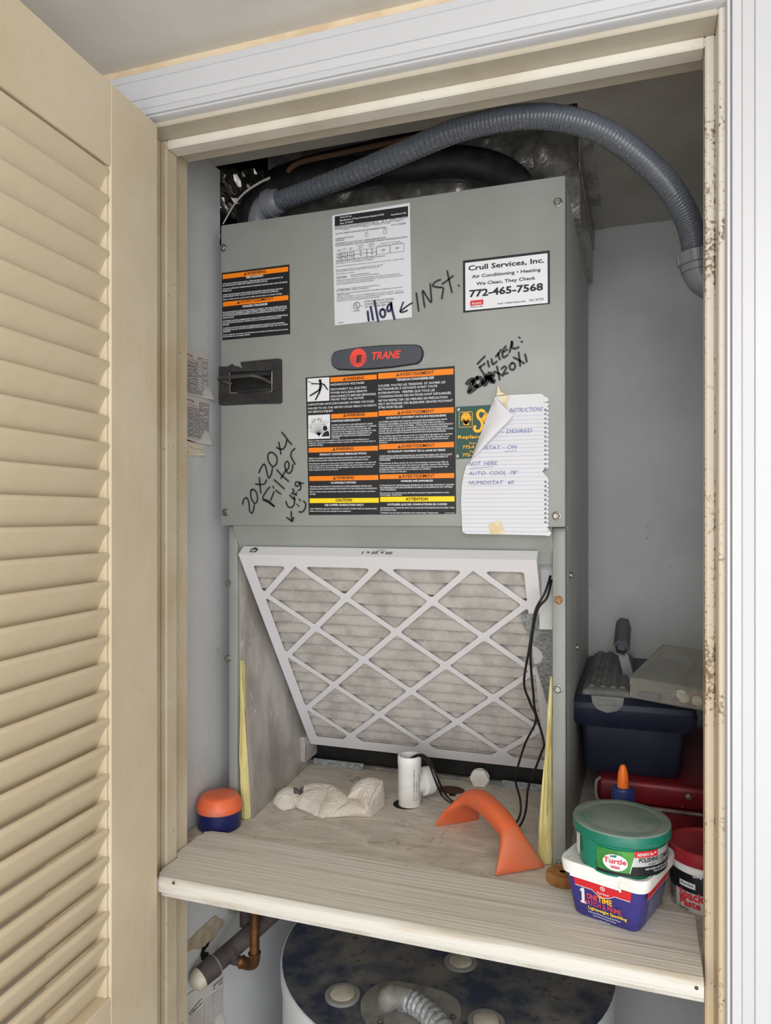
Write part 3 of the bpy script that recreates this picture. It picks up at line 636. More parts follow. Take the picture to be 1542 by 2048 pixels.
lines(lb, z, [('SYSTEM CONTAINS OIL AND REFRIGERANT UNDER', 1043, 737, 1398), ('HIGH PRESSURE. RECOVER REFRIGERANT TO RELIEVE', 1043, 757, 1428), ('PRESSURE BEFORE OPENING THE SYSTEM. SEE', 1043, 776, 1380), ('OUTDOOR UNIT NAMEPLATE FOR REFRIGERANT TYPE.', 1044, 795, 1425),
 ('DO NOT USE NON-APPROVED REFRIGERANTS OR', 1044, 813, 1390), ('REFRIGERANT SUBSTITUTES OR REFRIGERANT', 1044, 831, 1378), ('ADDITIVES.', 1045, 847, 1115),
 ('Failure to follow proper procedures or the use of non-approved refrigerants or', 846, 872, 1365), ('refrigerant substitutes or refrigerant additives could result in death or serious injury or', 846, 890, 1422), ('equipment damage.', 846, 908, 972),
 ("REFER TO OWNER'S INFORMATION MANUAL PROVIDED WITH THIS UNIT FOR", 850, 1022, 1378), ('PROPER INSTALLATION, OPERATING AND MAINTENANCE INSTRUCTIONS.', 850, 1042, 1360),
 ('Disturbing the insulation in this product during installation, maintenance or repair will', 851, 1066, 1422), ('expose you to airborne particles of glass wool fibers and ceramic fibers known to the', 851, 1084, 1415), ('state of California to cause cancer through inhalation. Glass wool fibers could also', 851, 1102, 1400), ('cause respiratory, skin or eye irritation.', 852, 1119, 1105),
 ('THE USE AND STORAGE OF GASOLINE OR OTHER FLAMMABLE VAPORS AND', 857, 1263, 1388), ('LIQUIDS IN OPEN CONTAINERS IN THE VICINITY OF THIS APPLIANCE IS HAZARDOUS.', 857, 1283, 1435), ('Failure to follow these instructions could result in death, serious injury or property', 857, 1306, 1418), ('damage.', 858, 1325, 910),
 ('UNIT TERMINALS ARE NOT DESIGNED TO ACCEPT OTHER TYPES OF CONDUCTORS.', 860, 1452, 1433), ('Failure to do so may cause damage to the equipment.', 860, 1471, 1210)], W_, 2.8, .016)
lines(lb, y, [('TENSION DANGEREUSE!', 205, 163, 495, 4.6), ('CE PRODUIT CONTIENT UN FLUIDE FRIGORIGÈNE!', 125, 455, 588, 3.8), ('CE PRODUIT CONTIENT DE LA LAINE DE VERRE!', 137, 714, 583, 3.8), ('VAPEURS INFLAMMABLES!', 238, 941, 487, 3.8), ("N'UTILISER QUE DES CONDUCTEURS EN CUIVRE!", 137, 1121, 595, 3.8)], W_, 4, .028)
lines(lb, y, [('COUPER TOUTES LES TENSIONS  ET OUVRIR LES', 65, 210, 583), ('SECTIONNEURS À DISTANCE AVANT TOUTE', 65, 236, 520), ('INTERVENTION.  VÉRIFIER QUE TOUS LES', 66, 265, 502), ('CONDENSATEURS DES MOTEURS SONT DÉCHARGÉS.', 66, 293, 630),
 ('NE PAS RESPECTER CES MESURES DE PRÉCAUTION', 67, 323, 598), ('PEUT ENTRAÎNER DES BLESSURES GRAVES POUVANT', 68, 350, 640), ('ÊTRE MORTELLES.', 68, 376, 258)], W_, 4.4, .012)
lines(lb, y, [("LE SYSTÈME CONTIENT DE L'HUILE ET UN FLUIDE FRIGORIGÈNE SOUS HAUTE", 70, 485, 595), ('PRESSION. RÉCUPÉRER LE FLUIDE FRIGORIGÈNE POUR FAIRE CHUTER LA', 70, 503, 575), ("PRESSION AVANT D'OUVRIR LE SYSTÈME.  CONSULTER LA PLAQUE SIGNALÉTIQUE À", 70, 520, 643), ("L'EXTÉRIEUR DE L'UNITÉ POUR CONNAÎTRE LE TYPE DE FLUIDE FRIGORIGÈNE", 70, 538, 600), ('UTILISÉ. NE PAS UTILISER DE FLUIDES FRIGORIGÈNES NON AUTORISÉS, DE FLUIDES', 71, 555, 643), ("FRIGORIGÈNES DE SUBSTITUTION NI D'ADDITIFS DE FLUIDES FRIGORIGÈNES.", 71, 572, 590),
 ("Si la procédure appropriée n'est pas suivie ou si des fluides frigorigènes non autorisés,", 72, 594, 640), ('des fluides frigorigènes de substitution ou des additifs de fluides frigorigènes sont', 72, 611, 612), ("utilisés, la mort, des blessures graves ou l'endommagement du matériel pourraient", 72, 627, 605), ("s'ensuivre.", 72, 642, 138),
 ("CONSULTER LE GUIDE D'UTILISATION DU PROPRIÉTAIRE REMIS AVEC CETTE UNITÉ", 75, 748, 632), ("POUR CONNAÎTRE LES DIRECTIVES D'INSTALLATION, DE FONCTIONNEMENT ET", 75, 764, 605), ("D'ENTRETIEN.", 75, 779, 162),
 ("Des particules de fibres de laine de verre et de céramique, reconnues par l'État de", 76, 803, 606), ("Californie comme pouvant causer des cancers par inhalation, risquent d'être libérées", 76, 820, 612), ("durant l'installation, l'entretien ou la réparation. Elles peuvent aussi causer des", 76, 837, 600), ('irritations de la peau ou des yeux.', 76, 868, 285), ('problèmes respiratoires et une irritation du système', 76, 852, 470),
 ("L'UTILISATION ET L'ENTREPOSAGE D'ESSENCE OU D'AUTRES VAPEURS ET LIQUIDES", 78, 974, 650), ('INFLAMMABLES DANS DES RÉCIPIENTS OUVERTS À PROXIMITÉ DE CET APPAREIL', 78, 991, 640), ('SONT DANGEREUX.', 79, 1007, 205), ('Ne pas suivre ces directives peut être fatal, provoquer de graves blessures ou des', 79, 1031, 610), ('dommages matériels.', 79, 1046, 250),
 ("LES BORNES DE L'UNITÉ NE SONT PAS CONÇUES POUR RECEVOIR D'AUTRES TYPES", 82, 1146, 652), ('DE CONDUCTEURS.', 82, 1163, 205), ("L'utilisation de tout autre conducteur peut endommager l'équipement.", 83, 1183, 530)], W_, 3.0, .016)
# pictograms
lb.rect(*z(836, 332), *z(1024, 530), W_); lb.rect(*z(843, 646), *z(1030, 850), W_)
def pst(pts, wz, curve=False): lb.stroke([z(*p) for p in pts], wz / 4.283 * .00083, BK, .0012, curve)
lb.disc(*z(946, 350), 3.0, BK, .0012)
pst([(950, 366), (952, 400), (944, 425)], 26); pst([(880, 375), (948, 378)], 12); pst([(954, 372), (982, 385), (1010, 425)], 13); pst([(843, 355), (868, 366), (875, 380), (900, 378)], 5)
pst([(946, 425), (912, 448), (862, 478)], 15); pst([(950, 425), (938, 455), (908, 512)], 15)
for q in range(15):
    a = math.radians(20 + q * 10); r_ = 70 + 45 * abs(math.sin(q * 2.1)); pst([(935, 815), (935 - r_ * 1.15 * math.cos(a), 815 - r_ * 1.4 * math.sin(a))], 3)
for q in range(11):
    a = math.radians(15 + q * 15); cx_, cy_ = 925 - 62 * math.cos(a), 770 - 88 * math.sin(a); pst([(cx_ - 7, cy_ + 4), (cx_ - 2, cy_ - 6), (cx_ + 7, cy_ - 3), (cx_ + 4, cy_ + 5)], 2.5)
lb.quad([z(915, 795), z(952, 795), z(938, 830)], BK, .0012); lb.disc(*z(990, 757), 4.3, BK, .0012, ry=5.2); lb.quad([z(958, 828), z(985, 790), z(1010, 778), z(1024, 792), z(1026, 826)], BK, .0012)
lb.text('X39003146P06', *y(578, 1183), y(655, 0)[0], 1.8, W_, .01)
lb.done('warning_label', K, ah, 'large two-column black warning label with orange and yellow bars')
# B: white rating label
z = crop(660, 400, 7.8765)
def frz(x0, y0, x1, y1): lb.frame(*z(x0, y0), *z(x1, y1), .00035, BK)
lb = Label(PS); lb.quad([z(35, 248), z(1258, 45), z(1292, 1848), z(78, 1978)])
lb.rect(*z(78, 262), *z(1232, 418), BK, .0003)
for tx, x, yy, x2, hh_ in (('Trane U.S. Inc.', 158, 292, 350, 3.0), ('Manufacturer of Trane & American Standard HVAC', 158, 340, 858, 3.2), ('Tyler, TX 75707', 158, 388, 370, 3.2), ('Assembled in USA', 962, 250, 1208, 3.0)): lb.text(tx, *z(x, yy), z(x2, 0)[0], hh_, W_, .02)
for x0, x1, yy in ((80, 438, 425), (440, 690, 372), (692, 830, 332), (832, 952, 312), (954, 1170, 294)): lb.frame(*z(x0, yy + 2), *z(x1, yy + 52), .0004, BK)
for tx, x, yy, x2, hh_ in (('4TFB3F30A1000AA', 90, 465, 430, 3.6), ('9075KM1YV', 452, 411, 678, 3.6), ('1/3', 706, 368, 764, 3.6), ('1.5', 848, 345, 905, 3.6), ('200-230', 965, 325, 1150, 3.6), ('60 Hz', 1180, 290, 1236, 3), ('MODEL NO.', 205, 485, 308, 2), ('SERIAL NO.', 515, 437, 622, 2), ('MOTOR H.P.  F.L. AMPS', 705, 405, 950, 2), ('VOLTS', 1040, 352, 1100, 2), ('MFR DATE', 965, 408, 1066, 2), ('2/2009', 1078, 398, 1196, 3.6),
  ('FACTORY SHIPPED CONFIGURATION FOR REFRIGERANT R410A', 92, 552, 885, 3.2), ('R22', 558, 522, 596, 2), ('R410A', 842, 470, 900, 2), ('ALTERNATIVE TXV KIT', 92, 630, 375, 3.2), ('INSTALLED', 92, 660, 233, 3.2),
  ('REFRIGERANT 22 OR 410A ONLY, DESIGN PRESSURE 450 PSI', 92, 708, 885, 3.2), ('FLUIDE FRIGORIGÈNE 22 OU 410A UNIQUEMENT, PRESSION NOMINALE DE 450 LB/PO2', 93, 740, 1228, 3.2),
  ('SUITABLE FOR MANUFACTURED HOME USE. MOTOR INTERNALLY PROTECTED', 96, 985, 875, 2.4), ('UNIT TESTED AT 0.5 IN. W.G. EXTERNAL STATIC PRESSURE', 97, 1015, 685, 2.4),
  ('Pursuant to Florida Building Code 13-610.2.A.2.1, this unit meets the criteria for a factory sealed air handler', 98, 1062, 1175, 2.2), ('May be manufactured under one or more of the following U.S. patents:  5,701,953', 100, 1118, 835, 2.2), ('6,051,016; 6,047,382; 7,374,182; 7,503,182; 7,444,116; 7,310,170; 1,641,320', 100, 1142, 780, 2.2), ('466; 370; 798 patents conductors.', 101, 1180, 398, 2.2),
  ('CAUTION:', 104, 1250, 275, 5), ('USE ONLY COPPER WIRE SUPPLY', 330, 1195, 620, 2.2), ('CIRCUITS WITH 120 VOLTS TO GROUND (NOMINAL)', 330, 1222, 776, 2.2), ('MINIMUM INSTALLATION CLEARANCE TO COMBUSTIBLE MATERIALS: UNIT CABINET, 0" PLENUM AND FIRST 3\' OF', 105, 1284, 1106, 2.2), ('OUTLET DUCT, 1" EXCEPT FOR 0 KW OR MODELS MHC APPROVED FOR 0" PLENUM AND DUCT CLEARANCE. MAXIMUM', 106, 1313, 1142, 2.2), ('OUTLET AIR TEMPERATURE WITH ELECTRIC HEATERS 200 DEGREES F', 107, 1342, 700, 2.2),
  ('ATTENTION:', 110, 1448, 322, 5), ("N'UTILISER QUE DES CIRCUITS D'ALIMENTATION DE", 338, 1400, 785, 2.2), ('240/208 V (NOMINAL)', 338, 1425, 622, 2.2), ("DÉGAGEMENT D'INSTALLATION MINIMAL PAR RAPPORT AUX MATÉRIAUX COMBUSTIBLES À L'INSTALLATION", 112, 1492, 1140, 2.2), ('CABINET ÉLECTRIQUE', 112, 1516, 305, 2.2), ('APPAREIL : 0 PO, PLENUM : 1 PO ET LES 3 PREMIERS PIEDS DU CONDUIT DE SORTIE : 1 PO, SAUF', 113, 1545, 1140, 2.2), ('LES MODÈLES MHC APPROUVÉS POUR 0 PO DE DÉGAGEMENT DE PLENUM ET CONDUIT. TEMPÉRATURE', 113, 1575, 1165, 2.2), ("MAXIMALE DE L'AIR À LA SORTIE AVEC RÉCHAUFFEURS ÉLECTRIQUES 93 DEGRÉS C", 113, 1605, 800, 2.2),
  ('LISTED SECTION OF CENTRAL', 546, 1618, 1018, 3.6), ('COOLING AIR CONDITIONER', 548, 1660, 985, 3.6), ('OR HEAT PUMP 238M', 550, 1702, 880, 3.6), ('LISTED', 372, 1762, 474, 3.4), ('c', 345, 1702, 360, 2.6), ('us', 488, 1682, 520, 2.6), ('X39001777', 132, 1948, 222, 2.2),
  ('SUPPLY', 118, 800, 180, 1.6), ('VOLTS', 122, 818, 178, 1.6), ('HEATER', 198, 786, 266, 1.6), ('KW', 218, 808, 246, 1.6), ('HEATER', 300, 770, 364, 1.6), ('AMPS', 305, 792, 360, 1.6), ('MIN. BRANCH', 425, 730, 540, 1.6), ('CIRCUIT', 445, 752, 520, 1.6), ('AMPACITY', 442, 775, 525, 1.6), ('MAXIMUM', 615, 702, 702, 1.6), ('OVERCURRENT', 592, 726, 712, 1.6), ('DEVICE', 622, 750, 688, 1.6), ('MAXIMUM MOTOR BLOWER SPEED', 795, 700, 1112, 1.6), ('WITHOUT HEAT PUMP', 748, 738, 942, 1.6), ('WITH HEAT PUMP', 980, 702, 1142, 1.6),
  ('208', 130, 885, 174, 4.4), ('5.76', 205, 872, 260, 4.4), ('27.7', 308, 856, 362, 4.4), ('36', 472, 832, 500, 4.4), ('40', 648, 808, 678, 4.4), ('LOW', 815, 812, 874, 4.4), ('LOW', 1035, 780, 1092, 4.4), ('240', 132, 940, 176, 4.4), ('7.68', 205, 928, 260, 4.4), ('32.0', 310, 912, 364, 4.4), ('42', 474, 890, 502, 4.4), ('45', 650, 866, 680, 4.4)):
    lb.text(tx, *z(x, yy), z(x2, 0)[0], hh_, BK, .0)
for q in ((555, 535, 605, 585), (846, 485, 896, 537), (112, 842, 188, 905), (188, 832, 282, 893), (282, 818, 382, 880), (382, 800, 585, 862), (585, 775, 735, 838), (112, 903, 188, 965), (188, 892, 282, 955), (282, 878, 382, 940), (382, 860, 585, 924), (585, 836, 735, 900), (735, 745, 950, 868), (950, 712, 1170, 840)): frz(*q)
lb.disc(*z(424, 1664), 6.7, BK, .0008, inner=.86); lb.text('U', *z(398, 1668), z(424, 0)[0], 4.4, BK, .02); lb.text('L', *z(424, 1694), z(448, 0)[0], 4.2, BK, .02)
lb.done('rating_label', M['label_white'], ah, 'white rating label with a black header and a small table')
# C: service company sticker
z = crop(820, 380, 3.671)
lb = Label(PS); lb.quad([z(389, 520), z(1027, 444), z(1028, 836), z(391, 902)])
lb.quad([z(406, 537), z(1010, 465), z(1012, 830), z(408, 887)], W_, .0003)
lb.text('Crull Services, Inc.', *z(430, 594), z(986, 0)[0], 10, BK, .022); lb.text('Air Conditioning • Heating', *z(455, 650), z(960, 0)[0], 6.6, BK, .018); lb.text('We Clean, They Check', *z(488, 702), z(922, 0)[0], 6.6, BK, .018)
lb.text('772-465-7568', *z(437, 788), z(978, 0)[0], 14, BK, .03); lb.quad([z(443, 815), z(540, 805), z(538, 842), z(443, 852)], M['red_print'], .0006)
lb.text('bryant', *z(457, 842), z(526, 0)[0], 4.6, W_, .02, off=.0010); lb.text('Whatever it takes.', *z(442, 866), z(540, 0)[0], 2.4, BK, .015); lb.text('www. crullserviceinc.com', *z(642, 842), z(848, 0)[0], 3.6, BK, .012); lb.text('CAC 1817276', *z(875, 819), z(982, 0)[0], 4.4, BK, .006)
lb.done('service_sticker', K, ah, 'white service sticker with a thick black border and a phone number')
# badge
z = crop(650, 670, 7.343)
ob = [PS.inv(*z(*p)) for p in smooth([(v_[0], v_[1], 0) for v_ in [(103, 380), (112, 305), (150, 255), (215, 232), (520, 185), (850, 156), (1200, 146), (1350, 148), (1415, 172), (1450, 240), (1450, 310), (1420, 385), (1365, 430), (1000, 485), (700, 510), (420, 522), (210, 518), (150, 485), (112, 440), (103, 380)]], 4)] if False else None
pts = [(103, 380), (112, 305), (150, 255), (215, 232), (520, 185), (850, 156), (1200, 146), (1350, 148), (1415, 172), (1450, 240), (1450, 310), (1420, 385), (1365, 430), (1000, 485), (700, 510), (420, 522), (210, 518), (150, 485), (112, 440)]
o2 = [PS.inv(*z(*p)) for p in pts]; c_ = (sum(p[0] for p in o2) / len(o2), sum(p[1] for p in o2) / len(o2))
bb = MB(); n = len(o2)
def sc_(k, kz, off): return [PS.fwd(c_[0] + (a - c_[0]) * k, c_[1] + (b - c_[1]) * kz, off) for a, b in o2]
bb.loft([sc_(1, 1, 0), sc_(1, 1, .003), sc_(.985, .93, .0045)]); bo = bb.build('badge', M['badge_rim'], ah); bo['label'] = 'dark grey rounded maker badge with red emblem and lettering'
bb = MB(); bb.add(sc_(.982, .90, .0049), [tuple(range(n))]); bb.build('badge_face', M['badge_grey'], bo, angle=0)
lb = Label(PS, .0050); R_ = M['trane_red']
lb.disc(*z(504, 345), 16.6, R_, .0002, n=36, ry=18.6)
for i, yy in enumerate((322, 345, 366, 386, 405, 424, 441)):
    h_ = 122 * math.sqrt(max(0, 1 - ((yy - 345) / 138) ** 2)); lb.stroke([z(504 - h_ * .96, yy + 4), z(504 + h_ * .96, yy - 10)], .00045, M['badge_grey'], .0006, False)
lb.quad([z(492, 308), z(562, 300), z(540, 410), z(478, 418)], M['badge_rim'], .0008); lb.stroke([z(505, 330), z(540, 326), z(525, 395), z(498, 398)], .0008, R_, .0011, False)
lb.text('TRANE', *z(690, 374), z(1112, 366)[0], 15, R_, .035, shear=.22)
lb.ink('emblem', bo)
# green card screwed to the panel
z = crop(740, 720, 3.855); G_ = M['gold_print']
lb = Label(PS, .0008); lb.quad([z(664, 362), z(1000, 343), z(1000, 745), z(664, 764)])
lb.frame(*z(687, 402), *z(792, 522), .0008, G_)
for i in range(9):
    a = math.radians(28 + i * 15.5); r_ = 42 + 14 * math.sin(math.radians(i * 22)); lb.stroke([z(742, 495), z(742 - r_ * .35 * math.cos(a) * 1.4, 495 - r_ * .5), z(742 - r_ * math.cos(a), 488 - r_ * 1.55 * math.sin(a))], .0021, G_)
lb.stroke([z(722, 494), z(744, 500), z(766, 494)], .0018, G_)
lb.stroke([z(882, 400), z(860, 388), z(835, 405), z(834, 440), z(860, 470), z(868, 510), z(848, 545), z(820, 548), z(806, 530), z(812, 512)], .0042, G_); lb.stroke([z(868, 455), z(886, 430), z(898, 412), z(905, 430), z(885, 458), z(890, 476), z(920, 460)], .0030, G_)
lb.text('Replace', *z(680, 608), z(862, 0)[0], 6.8, G_, .02); lb.text('Fort', *z(770, 651), z(820, 0)[0], 4.4, G_, .01); lb.text('772-4', *z(716, 683), z(806, 0)[0], 6, G_, .02); lb.text('Ve', *z(770, 714), z(800, 0)[0], 4.2, G_, .01); lb.text('772-', *z(716, 744), z(784, 0)[0], 6, G_, .02)
gc = lb.done('service_card', M['green_card'], ah, 'dark green service card with gold print, half hidden by the note')
for p in (z(679, 382), z(673, 742)): MB().lathe([(.0036, 0), (.0034, .0016), (.0018, .0022)], PS.fwd(*PS.inv(*p), .001), 14, axis=(0, -1, 0)).build('screw', M['screw_metal'], gc)
# marker writing straight on the sheet metal
lb = Label(PS, .0002); Q = M['marker']
def pen(zf, wd, *strokes, m=Q, off=.0012):
    for s_ in strokes: lb.stroke([zf(*p) for p in s_], wd, m, off)
z = crop(660, 400, 7.8765); QB = M['marker_blue']
pen(z, .0036, [(598, 1758), (605, 1830), (615, 1905)], [(645, 1690), (665, 1790), (682, 1892)], [(705, 1590), (735, 1760), (765, 1915)], [(835, 1722), (800, 1745), (795, 1800), (830, 1850), (870, 1822), (868, 1750), (835, 1722)], [(955, 1640), (925, 1660), (905, 1720), (930, 1758), (965, 1720), (965, 1620), (985, 1740), (1020, 1880)], m=QB)
pen(z, .0024, [(1300, 1622), (1210, 1680), (1110, 1760)], [(1160, 1610), (1130, 1690), (1110, 1765), (1170, 1765), (1222, 1742)])
z = crop(820, 380, 3.671)
pen(z, .0026, [(48, 758), (56, 820), (65, 890)], [(110, 862), (100, 800), (95, 740), (128, 790), (158, 826), (155, 760), (150, 690)], [(225, 660), (190, 675), (168, 705), (205, 715), (245, 722), (240, 765), (235, 800)], [(275, 595), (290, 670), (310, 755)], [(238, 692), (280, 662), (318, 632)], [(357, 700), (363, 706)])
z = crop(900, 660, 6.425)
pen(z, .0030, [(355, 438), (400, 390), (450, 340)], [(385, 480), (400, 510), (432, 560)], [(380, 480), (420, 455), (450, 432)], [(485, 400), (495, 440), (505, 475)], [(535, 375), (550, 440), (575, 430), (605, 405)], [(590, 345), (630, 300), (655, 255)], [(620, 300), (630, 345), (645, 380)], [(720, 210), (690, 250), (675, 300), (690, 355), (745, 320)], [(690, 285), (715, 268), (735, 250)], [(795, 150), (785, 220), (765, 290)], [(795, 150), (805, 170), (800, 200), (795, 225), (840, 240), (885, 222)], [(890, 96), (900, 104)], [(918, 150), (932, 156)],
    [(570, 535), (625, 560), (685, 590)], [(605, 470), (625, 560), (640, 640)], [(665, 500), (700, 470), (725, 490), (700, 540), (690, 570), (745, 552)], [(800, 430), (770, 455), (775, 500), (815, 512), (840, 470), (825, 430), (795, 425)], [(820, 355), (880, 385), (955, 432)], [(885, 290), (895, 380), (905, 465)], [(965, 315), (978, 360), (988, 410)])
pen(z, .0062, [(220, 690), (260, 650), (300, 640), (270, 720), (245, 800), (300, 770), (350, 725)], [(350, 620), (315, 660), (320, 710), (370, 720), (410, 680), (400, 625), (350, 615)], [(450, 580), (480, 640), (455, 700), (430, 680), (480, 600)], [(500, 560), (560, 580), (520, 620), (570, 660), (530, 660), (500, 600)])
z = crop(470, 840, 9.07)
pen(z, .0026, [(145, 1530), (165, 1450), (215, 1410), (250, 1470), (265, 1560), (275, 1650), (315, 1690), (345, 1620), (355, 1540)], [(310, 1260), (290, 1330), (310, 1440), (370, 1515), (415, 1440), (395, 1320), (340, 1260), (300, 1275)], [(450, 1045), (460, 1180), (475, 1330)], [(380, 1160), (450, 1170), (540, 1160), (575, 1090)],
    [(440, 960), (480, 870), (535, 800), (570, 880), (590, 970), (620, 1055), (665, 980), (685, 870)], [(640, 590), (600, 650), (620, 760), (690, 845), (760, 790), (765, 680), (700, 600), (640, 590)], [(800, 405), (820, 510), (840, 620)], [(760, 500), (830, 530), (890, 520), (930, 440), (945, 360)], [(855, 225), (920, 300), (975, 380), (1035, 445)],
    [(640, 1215), (570, 1300), (510, 1420), (610, 1470), (715, 1560)], [(515, 1450), (620, 1500), (720, 1575)], [(715, 1300), (680, 1390), (650, 1460)], [(695, 1205), (710, 1240)], [(745, 1275), (790, 1310), (835, 1345)], [(715, 1085), (800, 1160), (900, 1250)], [(765, 905), (860, 1010), (980, 1115)], [(840, 1060), (900, 960), (930, 920)],
    [(930, 910), (975, 880), (985, 800), (955, 750), (910, 800), (925, 900), (985, 970), (1040, 910), (1055, 810)], [(1095, 520), (1040, 570), (1020, 650), (1060, 740), (1095, 805)], [(930, 1480), (960, 1560), (1020, 1590), (1075, 1540), (1085, 1450), (1075, 1390)], [(1000, 1360), (1050, 1420), (1100, 1440)], [(1050, 1250), (1075, 1290), (1040, 1330), (1085, 1350)],
    [(1170, 1130), (1110, 1130), (1105, 1190), (1150, 1200), (1180, 1150), (1185, 1130), (1200, 1200), (1190, 1260), (1150, 1280)], [(1190, 1150), (1250, 1150)], [(1125, 1320), (1100, 1350), (1125, 1365)], [(1130, 1530), (1165, 1565)], [(1170, 1435), (1195, 1470)], [(1250, 1470), (1290, 1530), (1270, 1620), (1220, 1670), (1165, 1665)], [(1025, 1660), (1030, 1750), (1035, 1830)], [(945, 1770), (990, 1800), (1040, 1840), (1060, 1800), (1070, 1770)])
lb.ink('marker_writing', ah)

# ------------------------------------------------------------------ things above the air handler
pl = thing('duct_plenum', (-.36, 1.4, PZ1), 'foil-wrapped duct plenum between the air handler top and the ceiling', 'duct')
gx, gz = 60, 26; b = MB(); vs = []; fs = []
for i in range(gx + 1):
    for j in range(gz + 1):
        x = -.662 + .569 * i / gx; zz = PZ1 - .004 + (ZC - PZ1 + .16) * j / gz
        edge = min(i, gx - i) / 4; amp = min(1, edge * .6)
        vs.append((x, 1.245 + amp * .012 * noise.noise(Vector((x * 22, zz * 24, 1))) + amp * .010 * abs(noise.noise(Vector((x * 50, zz * 44, 4)))) + amp * .004 * noise.noise(Vector((x * 130, zz * 120, 9))), zz))
for i in range(gx):
    for j in range(gz): a = i * (gz + 1) + j; fs.append((a, a + gz + 1, a + gz + 2, a + 1))
b.add(vs, fs); b.box((-.662, 1.268, PZ1 - .004), (-.093, 1.60, ZC + .155)); b.build('foil_wrap', M['foil'], pl, angle=30)
tp = MB().box((-.0925, 1.215, PZ1 + .07), (-.0905, 1.62, ZC - .001)); tp.box((-.0925, 1.215, ZC - .003), (-.072, 1.635, ZC - .0006)); to = tp.build('foil_tape', M['foil'], pl)
ts = Flat((-.0905, 0, 0), (0, 1, 0), (0, 0, 1), (1, 0, 0)); rp = MB()
for i in range(26):
    y0_ = 1.235 + i * .0145; 
    for j in range(2):
        zq = PZ1 + .078 + j * .016 + random.uniform(-.002, .002); hq = random.uniform(.004, .009)
        rp.add([ts.fwd(y0_, zq, .0004), ts.fwd(y0_ + random.uniform(.006, .011), zq, .0004), ts.fwd(y0_ + .008, zq + hq, .0004), ts.fwd(y0_, zq + hq, .0004)], [(0, 1, 2, 3)])
rp.build('tape_print', M['dark_red'], to, angle=0)
# suction line with black insulation
il = thing('insulated_pipe', (-.3, 1.2, PZ1), 'thick black insulated refrigerant pipe curving down onto the cabinet top', 'pipe')
pp = [atY(496, 470, 1.205), atY(504, 425, 1.205), atY(535, 394, 1.195), atY(590, 374, 1.18), atY(680, 352, 1.18), atY(800, 336, 1.18), atY(900, 326, 1.18), atY(975, 335, 1.18), atY(1025, 362, 1.175), atY(1055, 405, 1.17)]
for i, p in enumerate(pp): p.x = max(p.x, XL + .031); p.z = max(p.z, PZ1 - .002) if i == 0 else p.z
MB().tube(smooth(pp, 6), .0265, 20).build('insulation_sleeve', M['black_rubber'], il)
col_ = MB().lathe([(.034, 0), (.034, .012), (.028, .016), (.027, .03)], (atY(1070, 370, 1.17).x, 1.165, PZ1 - .006), 24); col_.build('collar', M['black_rubber'], il)
tpm = MB(); A, B = atY(1022, 374, 1.125), atY(1072, 352, 1.125); tpm.add([(A.x, 1.118, PZ1 - .004), (B.x, 1.118, PZ1 - .004), (B.x - .002, 1.13, PZ1 + .010), (A.x + .01, 1.13, PZ1 + .006)], [(0, 1, 2, 3)]); tpm.prism([(A.x, 1.119, PZ1 - .004), (B.x, 1.119, PZ1 - .004), (B.x - .002, 1.131, PZ1 + .010), (A.x + .01, 1.131, PZ1 + .006)], (0, .001, 0)); tpm.build('tape', M['white_plastic'], il)
# second insulated line further back along the ceiling and copper line
lq = thing('insulated_pipe', (-.5, 1.3, ZC - .06), 'black insulated pipe running close under the closet ceiling, behind the conduit', 'pipe')
pp = [atY(520, 400, 1.34), atY(540, 366, 1.28), atY(575, 350, 1.24), atY(640, 330, 1.22), atY(720, 312, 1.21), atY(800, 296, 1.2), atY(900, 280, 1.2)]
for p in pp: p.x = max(p.x, XL + .03)
MB().tube(smooth(pp, 5), .020, 16).build('insulation_sleeve', M['black_rubber'], lq)
cp = smooth([atY(575, 345, 1.16), atY(600, 325, 1.16), atY(700, 303, 1.16), atY(800, 281, 1.16), atY(860, 268, 1.16)], 4)

tag(MB().tube(cp, .0045, 10).build('copper_line', M['stain_brown'], base=cp[0]), 'thin copper refrigerant line under the closet ceiling', 'pipe')
cb = smooth([atY(446, 448, 1.14), atY(468, 410, 1.15), atY(490, 385, 1.15), atY(520, 365, 1.16), atY(540, 356, 1.17)], 5)
tag(MB().tube(cb, [.0010 + .0016 * i / len(cb) for i in range(len(cb))], 8).build('cable', M['stain_brown'] if False else M['cleat_paint'], base=cb[0]), 'thin pale cable at the upper left corner of the cabinet', 'cable')
# crumpled foil inside the opening in the left wall
fo = MB(); vs = []; fs = []
for i in range(15):
    for j in range(12):
        a_ = atY(438, 338, 1.215); c_2 = atY(512, 425, 1.215); p = Vector((a_.x + (c_2.x - a_.x) * i / 14, 1.215 + .03 * i / 14, a_.z + (c_2.z - a_.z) * j / 11)); q = p * 38
        dd = .016 * noise.noise(q) + .016 * abs(noise.noise(p * 80)) + .006 * noise.noise(p * 190)
        vs.append((p.x + dd * .3, p.y - dd, p.z + dd * .2))
for i in range(14):
    for j in range(11): a = i * 12 + j; fs += [(a, a + 12, a + 13), (a, a + 13, a + 1)]
fo.add(vs, fs); fo.add([(x, y + .006, z_) for x, y, z_ in vs], fs); tag(fo.build('foil_scrap', M['foil_dark'], base=(XL, 1.3, ZC - .15), angle=0), 'crumpled foil duct wrap in the dark upper left corner', 'foil')
